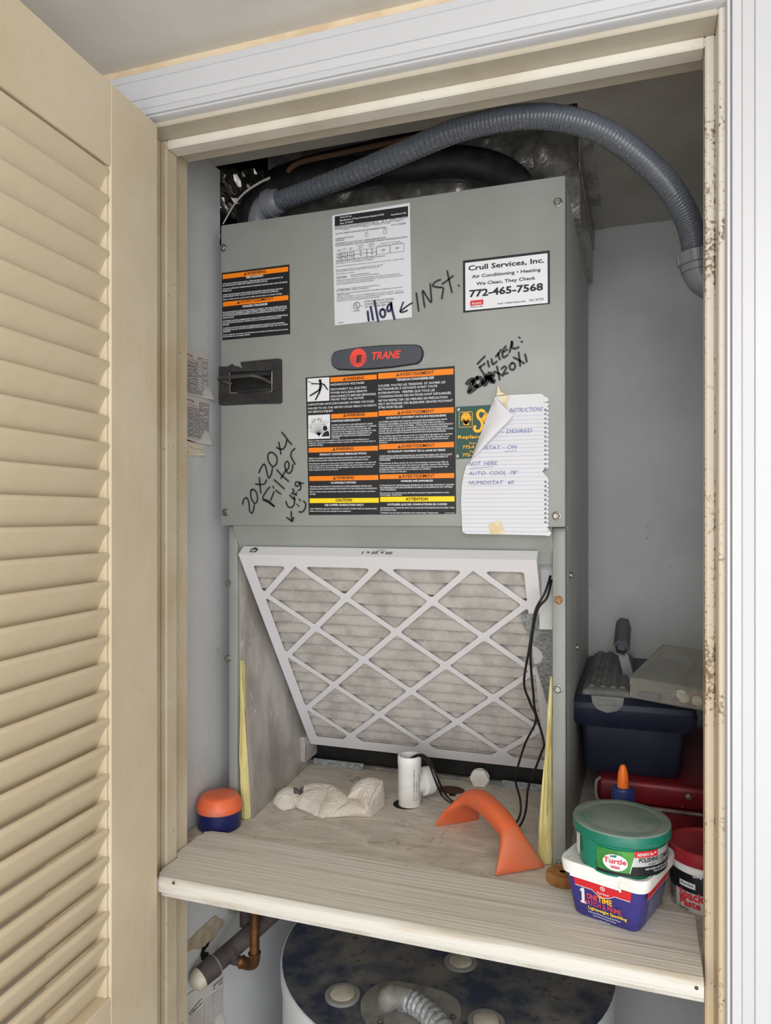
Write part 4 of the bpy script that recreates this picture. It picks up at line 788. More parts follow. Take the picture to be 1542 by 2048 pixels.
# conduit
cdt = thing('conduit', atY(545, 410, 1.14), 'grey flexible conduit arching over the front of the air handler', 'conduit')
cl = [atY(540, 408, 1.135), atY(600, 387, 1.120), atY(700, 350, 1.09), atY(800, 308, 1.06), atY(900, 266, 1.035), atY(980, 244, 1.02), atY(1060, 233, 1.012), atY(1130, 238, 1.012), atY(1200, 260, 1.014), atY(1265, 302, 1.02), atY(1325, 358, 1.028), atY(1364, 415, 1.035), atY(1384, 465, 1.042), atY(1391, 512, 1.046)]
cs = smooth(cl, 40); rr = [.0163 + .0005 * (1, .3, -1, .3)[i % 4] for i in range(len(cs))]
b = MB(); b.tube(cs, rr, 24)
hose = b.build('hose', [M['conduit_grey'], M['conduit_dust']], cdt, angle=60)
me = hose.data; ring = 24
for p in me.polygons:
    if p.center.length and p.normal.z < -.15 and p.normal.y < .35 : p.material_index = 1
f0 = cs[0]; f1 = (cs[9] - cs[0]).normalized()
MB().tube([f0 - f1 * .004, f0 + f1 * .006, f0 + f1 * .007, f0 + f1 * .019, f0 + f1 * .022], [.024, .024, .022, .0205, .018], 24).build('fitting', M['fitting_grey'], cdt)
eb = smooth([f0 - f1 * .004, f0 - f1 * .016 + Vector((0, 0, -.003)), f0 - f1 * .026 + Vector((0, .003, -.014)), f0 - f1 * .030 + Vector((0, .006, -.03)), f0 - f1 * .030 + Vector((0, .008, -.045))], 5)
MB().tube(eb, .0185, 20).build('elbow', M['fitting_grey'], cdt)
e0 = cs[-1]; dwn = Vector((.12, .05, -1)).normalized()
nut = MB(); nut.tube([e0 - dwn * .006, e0 - dwn * .005, e0 + dwn * .010, e0 + dwn * .011, e0 + dwn * .0112, e0 + dwn * .0195, e0 + dwn * .0200], [.0205, .0228, .0228, .0215, .0205, .0205, .018], 28)
for i in range(14):
    a = 2 * math.pi * i / 14; u_ = dwn.orthogonal().normalized(); v_ = dwn.cross(u_); c0 = e0 + (u_ * math.cos(a) + v_ * math.sin(a)) * .0226; nut.tube([c0 - dwn * .004, c0 + dwn * .009], .0014, 6)
nut.build('nut', M['fitting_grey'], cdt)
el = smooth([e0 + dwn * .013, e0 + dwn * .022, e0 + dwn * .034 + Vector((.006, 0, 0)), e0 + dwn * .044 + Vector((.022, .004, 0)), e0 + dwn * .048 + Vector((.05, .01, .002)), e0 + dwn * .048 + Vector((.085, .015, .002))], 5)
MB().tube(el, .0182, 22).build('elbow', M['fitting_grey'], cdt)
# shiny sealant strip along cabinet top edge
MB().box((-.655, 1.111, PZ1 - .004), (-.57, 1.118, PZ1 + .006), .001).build('top_flange', M['foil'], ah)

# ------------------------------------------------------------------ filter
ft = thing('air_filter', fpt(.2475, .495, -.02), 'white cardboard-framed pleated air filter tilted into the cabinet opening', 'air filter')
hx, vy = .0748, .0733; xk = lambda k: .0235 + hx * k; yj = lambda j: .0893 + vy * j
def clip(poly, x0, y0, x1, y1):
    def cut(pl, f, ip):
        o = []
        for i in range(len(pl)):
            a, b_ = pl[i - 1], pl[i]
            if f(b_):
                if not f(a): o.append(ip(a, b_))
                o.append(b_)
            elif f(a): o.append(ip(a, b_))
        return o
    ix = lambda X: (lambda a, b_: (X, a[1] + (b_[1] - a[1]) * (X - a[0]) / (b_[0] - a[0])))
    iy = lambda Y: (lambda a, b_: (a[0] + (b_[0] - a[0]) * (Y - a[1]) / (b_[1] - a[1]), Y))
    for f, ip in ((lambda p: p[0] >= x0, ix(x0)), (lambda p: p[0] <= x1, ix(x1)), (lambda p: p[1] >= y0, iy(y0)), (lambda p: p[1] <= y1, iy(y1))):
        if poly: poly = cut(poly, f, ip)
    return poly
holes = []; ins = .0052 * math.sqrt(2)
for k in range(-1, 8):
    for j in range(-2, 7):
        if (k + j) % 2 == 0: continue
        cx_, cy_ = xk(k), yj(j); A = hx - ins; B = vy - ins
        pl_ = clip([(cx_ - A, cy_), (cx_, cy_ - B), (cx_ + A, cy_), (cx_, cy_ + B)], .0205, .0235, .4745, .4695)
        if len(pl_) < 3: continue
        ar = abs(sum(pl_[i - 1][0] * pl_[i][1] - pl_[i][0] * pl_[i - 1][1] for i in range(len(pl_)))) / 2
        if ar < 4e-4: continue
        holes.append(rounded(pl_, .0055, 4))
fplate('front_lattice', [(0, 0), (.495, 0), (.495, .495), (0, .495)], holes, 0, M['filter_card'], ft) if False else None
vs, fs = filled([(0, 0), (.495, 0), (.495, .495), (0, .495)], holes, .001)
b = MB(); b.add([fpt(v.x, v.y, -.0005 + v.z) for v in vs], fs); b.build('lattice_face', M['filter_card'], ft, angle=30)
fr = MB()
for (a0, b0, a1, b1) in ((0, 0, .495, .0012), (0, .4938, .495, .495), (0, .0012, .0012, .4938), (.4938, .0012, .495, .4938)):
    q = [fpt(a0, b0, -.001), fpt(a1, b0, -.001), fpt(a1, b1, -.001), fpt(a0, b1, -.001)]; fr.prism(q, -FN * .021)
fr.build('frame', M['filter_card'], ft)
md = MB(); vs = []; fs = []; npl = 19; nx = 40; per = 12
for i in range(npl * per + 1):
    t_ = i / per; ph = t_ - math.floor(t_); bb_ = .004 + .487 * i / (npl * per)
    dz = -.0022 - (.0125 * (1 - ph / .88) ** 1.8 if ph < .88 else .0125 * (ph - .88) / .12)     # each pleat bulges, then tucks under
    for j in range(nx + 1):
        a = .003 + .489 * j / nx
        vs.append(fpt(a, bb_ + .0022 * noise.noise(Vector((a * 24, math.floor(t_) * 3.1, 0))), dz + .0006 * noise.noise(Vector((a * 50, bb_ * 60, 7)))))
for i in range(npl * per):
    for j in range(nx): a = i * (nx + 1) + j; fs.append((a, a + 1, a + nx + 2, a + nx + 1))
md.add(vs, fs); md.build('pleated_media', M['filter_media'], ft, angle=60)
tsf = Flat(fpt(0, 0, 0), (1, 0, 0), FN * -1, -FE)      # top edge face, print reads upside down
lbf = Label(tsf, .0003)
def ftxt(s_, a0, a1, b, h, m=BK, bold=.02):
    vs_, fs_ = text2d(s_, bold); x0_ = min(p[0] for p in vs_); x1_ = max(p[0] for p in vs_); k_ = (a1 - a0) / (x1_ - x0_)
    lbf.mb(m).add([tsf.fwd(a1 - (x - x0_) * k_ + yy * h * -.2, b - yy * h / CAP, .0008) for x, yy in vs_], fs_)
za = crop(420, 1060, 3.855)
aL, _ = tsf.inv(*za(1170, 190)); aR, _ = tsf.inv(*za(1405, 190))
ftxt('20 x 20 x 1', aL, aR, .0125, .0062); ftxt('KEEP THIS SIDE FACING OUT', aL + .02, aR - .012, .0155, .0018, bold=0); ftxt('REPLACE EVERY THIRTY DAYS', aL + .024, aR - .016, .0188, .0018, bold=0)
hx0, _ = tsf.inv(*za(305, 170)); hx1, _ = tsf.inv(*za(357, 170))
hm = (hx0 + hx1) / 2; lbf.poly2([(hx0, .006), (hx1, .006), (hx1, .013), (hx1 + .002, .013), (hm, .019), (hx0 - .002, .013), (hx0, .013)], BK)
for bq in (.0075, .0105): lbf.poly2([(hx0 + .002, bq), (hx1 - .002, bq), (hx1 - .002, bq + .0018), (hx0 + .002, bq + .0018)], W_, .0008)
lbf.ink('lettering', ft)

# ------------------------------------------------------------------ note paper, taped to the panel
z = crop(740, 720, 3.855)
nt_ = thing('note_paper', PS.fwd(*PS.inv(*z(1040, 1340)), 0), 'torn ruled note sheet with handwriting taped over the green card', 'paper')
edge = [(962, 292), (985, 282), (1080, 272), (1325, 262), (1345, 280)]
yy = 300; k = 0
while yy < 1300:
    if 840 < yy < 900: edge += [(1350, 842), (1330, 862), (1352, 885), (1372, 905)]; yy = 925; continue
    edge += [(1378, yy), (1380, yy + 18), (1366, yy + 24), (1342 if k < 4 and k % 2 == 0 else 1372, yy + 29)]; yy += 34; k += 1
edge += [(1380, 1305), (1400, 1335), (1385, 1358), (1350, 1352), (1100, 1346), (745, 1340), (716, 1325), (706, 1100), (712, 960), (728, 880), (745, 820), (780, 775)]
hol = []
for i in range(26):
    yh = 378 + i * 34.6
    if 830 < yh < 900 or yh > 1300: continue
    hol.append([PS.inv(*z(*p)) for p in ((1346, yh), (1363, yh), (1363, yh + 16), (1346, yh + 16))])
vs, fs = filled([PS.inv(*z(*p)) for p in edge], hol, .0004)
b = MB(); b.add([PS.fwd(v.x, v.y, .0030 + v.z + .0022 * max(0, (v.x + .27) / .1)) for v in vs], fs)
# keep sheet flat enough but lifted: simple uniform lift instead of bend
b = MB(); b.add([PS.fwd(v.x, v.y, .0032 + v.z) for v in vs], fs); sheet = b.build('sheet', M['note_paper'], nt_)
# curled flap folded to the right
fl = MB(); A = Vector(PS.inv(*z(962, 290))); B = Vector(PS.inv(*z(780, 782))); T = Vector(PS.inv(*z(1118, 440)))
vs = []; fs = []; n1, n2 = 14, 10
for i in range(n1 + 1):
    s_ = i / n1; e = A.lerp(B, s_); tip = A.lerp(T, min(1, s_ / .30)) if s_ < .30 else T.lerp(B, (s_ - .30) / .70)
    for j in range(n2 + 1):
        q = j / n2; p = e.lerp(tip, q); lift = .0034 + .011 * math.sin(math.pi * min(1, q * .62 + .02)) * math.sin(math.pi * min(.95, .15 + s_ * .8))
        vs.append(PS.fwd(p.x, p.y, lift))
for i in range(n1):
    for j in range(n2): a = i * (n2 + 1) + j; fs.append((a, a + 1, a + n2 + 2, a + n2 + 1))
fl.add(vs, fs); fl.build('folded_corner', M['note_paper'], nt_, angle=60)
lb = Label(PS, .0034); RU = M['rule_blue']; IN = M['ink_blue']
for i in range(29):
    y0_ = 428 + i * 31.6; yl = y0_ + 6; xl = 1130 - i * 36 if i < 9 else 745 - (i - 9) * 7
    xl = max(xl, 712); 
    if i < 9: xl = max(xl, [1125, 1085, 1050, 1015, 985, 950, 915, 872, 830][i])
    ed_ = [(290, 962), (782, 786), (820, 750), (880, 733), (960, 717), (1100, 711), (1330, 721)]
    for (ya, xa), (yb, xb) in zip(ed_, ed_[1:]):
        if ya <= yl <= yb: xl = max(xl, xa + (xb - xa) * (yl - ya) / (yb - ya))
    if y0_ < 1330: lb.rect(*z(xl, yl), *z(1368, yl + 3), RU, .0003)
for s_, x0_, y0_, x1_, h_ in (('INSTRUCTIONS', 1078, 408, 1330, 34), ('– DESIRED', 1010, 568, 1250, 30), ('ISTAT – ON', 885, 692, 1130, 28), ('NOT  HERE:', 765, 815, 985, 30), ('AUTO- COOL  78°', 765, 890, 1140, 30), ('HUMIDISTAT   60', 765, 962, 1108, 30)):
    lb.text(s_, *z(x0_, y0_), z(x1_, 0)[0], h_ / 3.855, IN, -.006, shear=.25)
lb.stroke([z(1040, 710), z(1135, 698)], .0006, IN, .0008, False); lb.stroke([z(770, 838), z(955, 824)], .0006, IN, .0008, False)
lb.ink('handwriting', sheet)
tpp = Label(PS, .0040); OT = M['old_tape']
tpp.quad([z(920, 1262), z(1012, 1240), z(1048, 1342), z(935, 1340)], OT); tpp.p[OT.name][0].build('tape', OT, nt_, angle=0)
tpp = Label(PS, .0040); tpp.quad([z(985, 284), z(1078, 272), z(1055, 378), z(1040, 360)], OT); tpp.quad([z(978, 280), z(992, 195), z(1010, 245), z(1045, 268)], OT)
tpp.p[OT.name][0].build('tape', OT, nt_, angle=0)

# ------------------------------------------------------------------ platform objects inside the cabinet opening
pv = atZ(820, 1608, ZP); pv.y = 1.268
vt = thing('pvc_pipe', (pv.x, pv.y, ZP), 'white plastic drain riser pipe standing open on the plywood', 'pipe')
MB().lathe([(.0198, .0), (.0198, .008), (.0208, .010), (.0208, .072), (.0214, .073), (.0214, .086), (.0208, .088), (.0175, .088), (.0168, .060), (0, .060)], (pv.x, pv.y, ZP + .001), 32).build('riser', M['pvc'], vt)
tb = MB(); bx = Vector((pv.x, pv.y, ZP + .036)); tb.lathe([(.018, .0), (.018, .026), (.0245, .027), (.0245, .044), (.0225, .046), (.019, .046), (.018, .040), (0, .040)], bx, 28, axis=(.62, .78, 0)); tb.build('branch', M['pvc'], vt)
MB().lathe([(.0235, .0004), (.0235, .0009)], (pv.x - .006, pv.y - .001, ZP), 24).build('floor_hole', M['hole_dark'], vt)
cyl_ = Cyl(pv.x, pv.y, .0208); lb = Label(cyl_, .0002)
for q, tx in enumerate(('ASTM D 2665 NSF-PW SCHEDULE', 'PVC 1120 DWV', 'MADE IN USA 480 PSI')):
    vs_, fs_ = text2d(tx, 0); x0_ = min(p[0] for p in vs_); x1_ = max(p[0] for p in vs_); H_ = (.055, .034, .046)[q]
    a0, _ = cyl_.inv(829 + q * 4.6, 1560)
    lb.mb(M['pencil']).add([cyl_.fwd(a0 - yy * .0032, ZP + .014 + (x - x0_) / (x1_ - x0_) * H_, .0005) for x, yy in vs_], fs_)
lb.ink('lettering', vt)
hx_ = atY(960, 1556, 1.408)
pg = thing('pipe_plug', hx_, 'white hexagonal plastic plug on the drain pan right of the pipe', 'plug')
b = MB(); b.lathe([(.0195, 0), (.0195, .008), (.0180, .010)], hx_, 6, axis=(.04, -1, .16)); b.build('hex_cap', M['pvc'], pg, angle=30)
MB().lathe([(.0185, -.001), (.0185, .004), (.013, .005), (.013, .018)], hx_, 24, axis=(-.04, 1, -.16)).build('neck', M['pvc'], pg)
# black cords
def cord(pts, rad, label, k=7):
    p3 = smooth([atY(u, v, Y) for u, v, Y in pts], k); p3[-1].z = max(p3[-1].z, ZP + rad)
    for p in p3: p.z = max(p.z, ZP + rad)
    return tag(MB().tube(p3, rad, 8).build('cord', M['cord_black'], base=p3[0]), label, 'cord')
cord([(1101, 1152, 1.13), (1090, 1185, 1.108), (1072, 1218, 1.106), (1065, 1255, 1.112), (1058, 1300, 1.13), (1048, 1365, 1.17), (1060, 1405, 1.19), (1072, 1440, 1.21), (1050, 1488, 1.23), (1034, 1540, 1.27), (1031, 1562, 1.28), (1040, 1598, 1.27), (1040, 1630, 1.22), (1022, 1662, 1.16)], .0019, 'thin black cord in front of the filter, the left of the two hanging strands')
cord([(1103, 1160, 1.13), (1094, 1195, 1.107), (1074, 1222, 1.105), (1062, 1290, 1.118), (1062, 1335, 1.14), (1067, 1390, 1.165), (1070, 1420, 1.18), (1084, 1468, 1.20), (1088, 1490, 1.20), (1083, 1505, 1.21), (1066, 1550, 1.24), (1056, 1578, 1.25), (1052, 1618, 1.22), (1045, 1642, 1.19), (1028, 1668, 1.15)], .0019, 'thin black cord in front of the filter, the right of the two hanging strands')
cord([(818, 1519, 1.275), (832, 1511, 1.27), (846, 1510, 1.265), (860, 1522, 1.26), (872, 1550, 1.25), (888, 1584, 1.262), (902, 1600, 1.262), (914, 1606, 1.262)], .0019, 'black cord looping from the pipe top, upper strand', 6)
cord([(822, 1520, 1.275), (834, 1514, 1.268), (846, 1514, 1.262), (857, 1526, 1.255), (868, 1554, 1.245), (882, 1588, 1.258), (896, 1602, 1.257), (908, 1609, 1.257)], .0019, 'black cord looping from the pipe top, lower strand', 6)
# terry rag
def rag():
    pn_ = Flat((0, 1.165, ZP), (1, 0, 0), Vector((0, .086, .030)), Vector((0, -.030, .086)))     # the heap rises away from its front edge
    patches = [
        ([(600, 1574), (622, 1565), (660, 1567), (682, 1580), (660, 1596), (620, 1596), (600, 1590)], .010, -.004),
        ([(546, 1607), (552, 1592), (573, 1579), (596, 1579), (602, 1594), (592, 1610), (578, 1620), (558, 1619)], .015, .0),
        ([(586, 1604), (600, 1590), (626, 1581), (660, 1578), (668, 1590), (645, 1634), (612, 1624), (594, 1616)], .011, .001),
        ([(655, 1580), (668, 1577), (690, 1592), (704, 1604), (690, 1622), (664, 1634), (636, 1633)], .012, .003),
        ([(690, 1608), (704, 1600), (722, 1606), (738, 1622), (730, 1629), (700, 1632), (652, 1635)], .010, .001),
        ([(694, 1604), (702, 1584), (720, 1568), (745, 1562), (765, 1567), (766, 1580), (752, 1604), (736, 1629), (722, 1616), (712, 1604)], .016, .004),
        ([(742, 1612), (755, 1590), (764, 1570), (768, 1580), (757, 1602), (740, 1628)], .005, .012)]
    b = MB()
    for pi_, (px, dome, lift) in enumerate(patches):
        q = [Vector(pn_.inv(*p)) for p in px]; q = [Vector((p.x, p.y)) for p in smooth([p.to_3d() for p in q + [q[0]]], 12)[:-1]]; n = len(q)
        c = sum(q, Vector((0, 0))) / n; K_ = 22; vs = []; fs = []
        for e in q:      # skirt foot on the plywood
            p = pn_.fwd(e.x, e.y, 0); vs.append(Vector((p.x, p.y + .006, ZP + .0006)))
        for i in range(K_ + 1):
            t_ = i / K_
            for e in q:
                a = e.lerp(c, t_); h_ = lift + dome * (1 - (1 - t_) ** 2.4) ** .62 if t_ > 0 else lift * .6
                p = pn_.fwd(a.x, a.y, 0)
                h_ += .0013 * noise.noise(p * 55 + Vector((pi_, 0, 0))) * min(1, t_ * 4) + .0009 * (1 - 2 * abs(noise.noise(p * 80 + Vector((0, pi_ * 3, 0))))) * min(1, t_ * 3)
                fz = .0009 * noise.noise(p * 430); p = pn_.fwd(a.x + fz * .8, a.y + .0009 * noise.noise(p * 430 + Vector((9, 0, 0))), h_ + fz)
                p.z = max(p.z, ZP + .0008); vs.append(p)
        for i in range(K_ + 1):
            for j in range(n): fs.append((i * n + j, i * n + (j + 1) % n, (i + 1) * n + (j + 1) % n, (i + 1) * n + j))
        b.add(vs, fs)
    cen = atZ(655, 1604, ZP)
    r0 = thing('rag', cen, 'crumpled cream terry cloth rag lying on the plywood', 'rag')
    o = b.build('cloth', [M['towel'], M['towel_dark']], r0, angle=80)
    for p in o.data.polygons:
        c = p.center + cen; d = c - EYEV; dep = -ST * d.x + CT * d.y; u = CX + FPX * (CT * d.x + ST * d.y) / dep; v = HZ - FPX * d.z / dep
        if ((u - 597) / 11) ** 2 + ((v - 1579) / 10) ** 2 < 1 + .8 * noise.noise(c * 130): p.material_index = 1
rag()
# orange arched scraper handle with flared ends
def scraper():
    W2 = Vector((.79, .61, 0)).normalized()
    st = [((-.1645, 1.082, .001), .0400, .0030), ((-.1670, 1.085, .010), .0365, .0042), ((-.1760, 1.096, .032), .0235, .0085), ((-.1850, 1.108, .045), .0165, .0130), ((-.2000, 1.124, .054), .0155, .0155), ((-.2180, 1.143, .060), .0155, .0160), ((-.2380, 1.166, .062), .0155, .0158), ((-.2560, 1.186, .058), .0165, .0140), ((-.2680, 1.199, .049), .0200, .0090), ((-.2800, 1.209, .030), .0310, .0050), ((-.2890, 1.216, .010), .0390, .0034), ((-.2915, 1.2185, .001), .0400, .0028)]
    ps = [Vector(s_[0]) for s_ in st]; P = smooth(ps, 4); A = smooth([(s_[1], s_[2], 0) for s_ in st], 4); rings = []
    for i, p in enumerate(P):
        t_ = (P[min(i + 1, len(P) - 1)] - P[max(i - 1, 0)]).normalized(); nn = t_.cross(W2).normalized(); ring = []
        for j in range(24):
            a = 2 * math.pi * j / 24; ca, sa = math.cos(a), math.sin(a); e = .75
            ring.append(p + Vector((0, 0, ZP)) + W2 * (A[i].x * math.copysign(abs(ca) ** e, ca)) + nn * (A[i].y * math.copysign(abs(sa) ** e, sa)))
        for q in ring: q.z = max(q.z, ZP + .0006)
        rings.append(ring)
    b = MB(); b.loft(rings); o = b.build('scraper', M['orange_plastic'], base=(-.23, 1.15, ZP), angle=55)
    tag(o, 'orange plastic arched double-ended scraper lying on the plywood', 'scraper')
scraper()
# orange-lidded jar left
jc = (-.663, 1.0765)
jr = thing('jar', (jc[0], jc[1], ZP), 'navy jar with domed orange lid in the left corner', 'jar')
MB().lathe([(.033, 0), (.035, .002), (.0355, .034), (.034, .036)], (*jc, ZP + .0005), 40).build('body', M['navy_plastic'], jr)
MB().lathe([(.0372, .030), (.0378, .033), (.0376, .039), (.0350, .0455), (.0318, .0500), (.0305, .0525), (.028, .0540), (.018, .0552), (0, .0556)], (*jc, ZP), 40).build('lid', M['orange_lid'], jr)
# wooden puck
wp = (-.1035, 1.0725)
tag(MB().lathe([(.0045, .0135), (.0048, .0145), (.020, .0145), (.0225, .0125), (.0225, .0015), (.021, 0), (.0045, 0), (.0045, .0135)], (*wp, ZP + .0003), 32).build('wood_knob', M['wood_puck'], base=(*wp, ZP)), 'round brown wooden knob with a centre hole by the cabinet post', 'knob')

# ------------------------------------------------------------------ tubs and jar at the front right
ang = math.radians(-19.3); tc = Vector((-.0265, 1.0045)); ex = Vector((math.cos(ang), math.sin(ang), 0)); ey = Vector((-math.sin(ang), math.cos(ang), 0))
def rr_ring(hw, hd, r, z_, k=6):
    return [Vector((tc.x, tc.y, 0)) + ex * p[0] + ey * p[1] + Vector((0, 0, z_)) for p in rrect(-hw, -hd, hw, hd, r, k)]
tb_ = thing('spackling_tub', (tc.x, tc.y, ZS), 'square white-lidded spackling tub with purple label, front right on shelf', 'tub')
HB, HT = (.0425, .0475), (.0515, .0550)
b = MB(); b.loft([rr_ring(HB[0] - .003, HB[1] - .003, .012, ZS + .0005), rr_ring(*HB, .0135, ZS + .004), rr_ring(*HT, .0135, ZS + .058)]); b.build('body', M['purple_print'], tb_, angle=40)
b = MB(); zl = ZS + .0545
b.loft([rr_ring(.0530, .0565, .018, zl), rr_ring(.0555, .0590, .019, zl + .001), rr_ring(.0572, .0607, .019, zl + .013), rr_ring(.0560, .0595, .019, zl + .0165), rr_ring(.0520, .0555, .017, zl + .0165), rr_ring(.0490, .0525, .016, zl + .0125)]); b.build('lid', M['white_plastic'], tb_, angle=40)
# printed band around front and right faces
def tubface(front):
    # flat face plane through bottom and top edges
    if front: o0 = Vector((tc.x, tc.y, ZS)) - ey * HB[1]; up = Vector((0, 0, .054)) - ey * (HT[1] - HB[1]); x_ = ex
    else: o0 = Vector((tc.x, tc.y, ZS)) + ex * HB[0]; up = Vector((0, 0, .054)) + ex * (HT[0] - HB[0]); x_ = ey
    up = up.normalized(); n_ = x_.cross(up); return Flat(o0, x_, up, n_)
fs_ = tubface(True); lb = Label(fs_, .0008); RD = M['red_print']
lb.poly2([(-.0375, .054), (.0375, .054), (.0355, .042), (.016, .042), (.009, .0375), (.001, .0355), (-.007, .0375), (-.013, .042), (-.0355, .042)], RD, .0002)
for a, b_ in (((-.0352, .0415), (-.013, .0415)), ((-.013, .0415), (-.007, .037)), ((-.007, .037), (.001, .035)), ((.001, .035), (.009, .037)), ((.009, .037), (.016, .0415)), ((.016, .0415), (.0352, .0415))):
    lb.poly2([(a[0], a[1]), (b_[0], b_[1]), (b_[0], b_[1] + .0009), (a[0], a[1] + .0009)], W_, .0005)
def t2(lb, s_, a0, b0, a1, h, m, bold=.02, shear=0):
    vs_, fq = text2d(s_, bold); x0_ = min(p[0] for p in vs_); x1_ = max(p[0] for p in vs_); k_ = (a1 - a0) / (x1_ - x0_)
    lb.mb(m).add([lb.sf.fwd(a0 + (x - x0_) * k_ + yy * h / CAP * shear, b0 + yy * h / CAP, lb.lift + .0009) for x, yy in vs_], fq)
a_, b_ = .001, .0475
o_ = [(a_ + .0030 * math.cos(2 * math.pi * i / 20), b_ + .0030 * math.sin(2 * math.pi * i / 20)) for i in range(20)]; lb.poly2(o_, W_, .0006); o_ = [(a_ + (x - a_) * .65, b_ + (y_ - b_) * .65) for x, y_ in o_]; lb.poly2(o_, RD, .0009)
lb.poly2([(a_ - .001, b_ + .0012), (a_ + .001, b_ + .0012), (a_, b_ - .0014)], W_, .0012)
t2(lb, 'Red Devil', -.0060, .0395, .0085, .0028, W_, .02)
lb.poly2([(-.029, .020), (-.0215, .020), (-.0215, .0225), (-.0232, .0225), (-.0232, .0405), (-.0262, .0405), (-.029, .0375), (-.029, .0355), (-.0272, .0355), (-.0272, .0225), (-.029, .0225)], W_, .0006)
t2(lb, 'ONE', -.0205, .0285, -.0065, .0075, M['trane_red'], .03); t2(lb, 'TIME', -.0060, .0285, .0125, .0075, G_, .03); t2(lb, 'PATCH & PRIME', -.0235, .0205, .0235, .0065, M['trane_red'], .005)
t2(lb, 'Lightweight Spackling', -.0190, .0150, .0300, .0042, Y_, .02); t2(lb, 'Patch and Fill Holes in Drywall and Wood', -.0190, .0105, .0215, .0022, W_, .01); t2(lb, 'Saves Time, No Need To Prime', -.0130, .0070, .0160, .0022, W_, .01); t2(lb, '1 Pint (473 mL)', -.0055, .0030, .0085, .0018, W_, 0)
lb.ink('printed_label', tb_)
fr_ = tubface(False); lb = Label(fr_, .0008); lb.poly2([(-.041, .054), (.041, .054), (.039, .042), (-.039, .042)], RD, .0002); lb.poly2([(-.039, .0412), (.039, .0412), (.039, .0421), (-.039, .0421)], W_, .0005)
for i in range(14): t2(lb, random.choice(['Apply with putty knife and let dry before painting', 'For interior and exterior surfaces. Keep from children', 'Instructions: surface must be clean and free of dust']), -.030, .037 - i * .0026, .028 - random.random() * .006, .0014, W_, 0)
lb.ink('printed_label', tb_)
# corner band (curved) in red between the two faces, plus left corner
tabs = MB(); q0 = Vector((tc.x, tc.y, zl)) - ey * .0588
tabs.prism([q0 + ex * .024 + Vector((0, 0, -.0022)), q0 + ex * .0262 + Vector((0, 0, -.0022)), q0 + ex * .0262 + Vector((0, 0, .010)), q0 + ex * .024 + Vector((0, 0, .010))], -ey * .0022); tabs.prism([q0 - ex * .040 + Vector((0, 0, -.0012)), q0 + ex * .0262 + Vector((0, 0, -.0012)), q0 + ex * .0262 + Vector((0, 0, .002)), q0 - ex * .040 + Vector((0, 0, .002))], -ey * .0012); tabs.build('lid_tab', M['white_plastic'], tb_)

# polishing compound jar on top of the tub
jz = zl + .0128; jc2 = Vector((-.0225, .992)); JRr = .0545
pj = thing('polish_jar', (jc2.x, jc2.y, jz), 'round green polishing compound jar with dusty lid standing on the tub', 'jar')
MB().lathe([(.049, 0), (.0515, .002), (JRr, .042), (.0555, .043)], (jc2.x, jc2.y, jz), 64).build('body', M['green_jar'], pj)
MB().lathe([(.0572, .0400), (.0600, .042), (.0603, .0525), (.0590, .0555), (.0565, .0562), (.0480, .0560), (.0470, .0552), (.0455, .0556)], (jc2.x, jc2.y, jz), 64, cap=False).build('lid', M['green_lid'], pj)
MB().lathe([(.0598, .0538), (.0592, .0557), (.0567, .0565), (.0482, .0563), (.0474, .0555), (.0458, .0558), (.0450, .0562), (0, .0563)], (jc2.x, jc2.y, jz), 56, cap=False).build('dust_film', M['lid_dust'], pj)
cy_ = Cyl(jc2.x, jc2.y, .0535); z = crop(1110, 1500, 4.974); lb = Label(cy_, .0016)
def band(m, u0, u1, t0, t1, off):
    a0, _ = cy_.inv(*z(u0, 0)) if False else cy_.inv(z(u0, 0)[0], 1700); a1, _ = cy_.inv(z(u1, 0)[0], 1700); lb.grid2(a0, jz + t0, a1, jz + t1, m, off)
def conic(off): return off
band(M['silver_print'], 735, 1120, .018, .036, .0002); band(BK, 420, 1120, .006, .018, .0001); band(M['green_print'], 425, 735, .010, .036, .0004)
a0, _ = cy_.inv(z(735, 0)[0], 1700); a1, _ = cy_.inv(z(800, 0)[0], 1700); lb.poly2([(a0 - .0004, jz + .010), (a0 + .0006, jz + .010), (a1, jz + .036), (a0 - .0004, jz + .036)], M['green_print'], .0007)
lb.poly2([(a0 + .0002, jz + .010), (a0 + .0010, jz + .010), (a1 + .0004, jz + .036), (a1 - .0004, jz + .036)], W_, .0009)
aa, _ = cy_.inv(z(600, 0)[0], 1700); lb.poly2([(aa + .0140 * math.cos(2 * math.pi * i / 28), jz + .0215 + .0100 * math.sin(2 * math.pi * i / 28)) for i in range(28)], W_, .0016)
def jt(s_, u0, u1, t0, h, m, bold=.02, shear=0, off=.0012):
    a0, _ = cy_.inv(z(u0, 0)[0], 1700); a1, _ = cy_.inv(z(u1, 0)[0], 1700); vs_, fq = text2d(s_, bold); x0_ = min(p[0] for p in vs_); x1_ = max(p[0] for p in vs_); k_ = (a1 - a0) / (x1_ - x0_)
    lb.mb(m).add([cy_.fwd(a0 + (x - x0_) * k_ + yy * h / CAP * shear, jz + t0 + yy * h / CAP, lb.lift + off) for x, yy in vs_], fq)
jt('Turtle', 495, 708, .0205, .0062, M['red_print'], .02, off=.0022); jt('wax', 558, 650, .0145, .0046, M['red_print'], .02, off=.0022)
g0, _ = cy_.inv(z(550, 0)[0], 1700); g1, _ = cy_.inv(z(610, 0)[0], 1700); lb.poly2([(g0, jz + .0278), (g1, jz + .0278), (g1 + .001, jz + .0312), (g1 - .001, jz + .0306), ((g0 + g1) / 2, jz + .0298), (g0 + .0008, jz + .0292)], M['green_jar'], .0020)
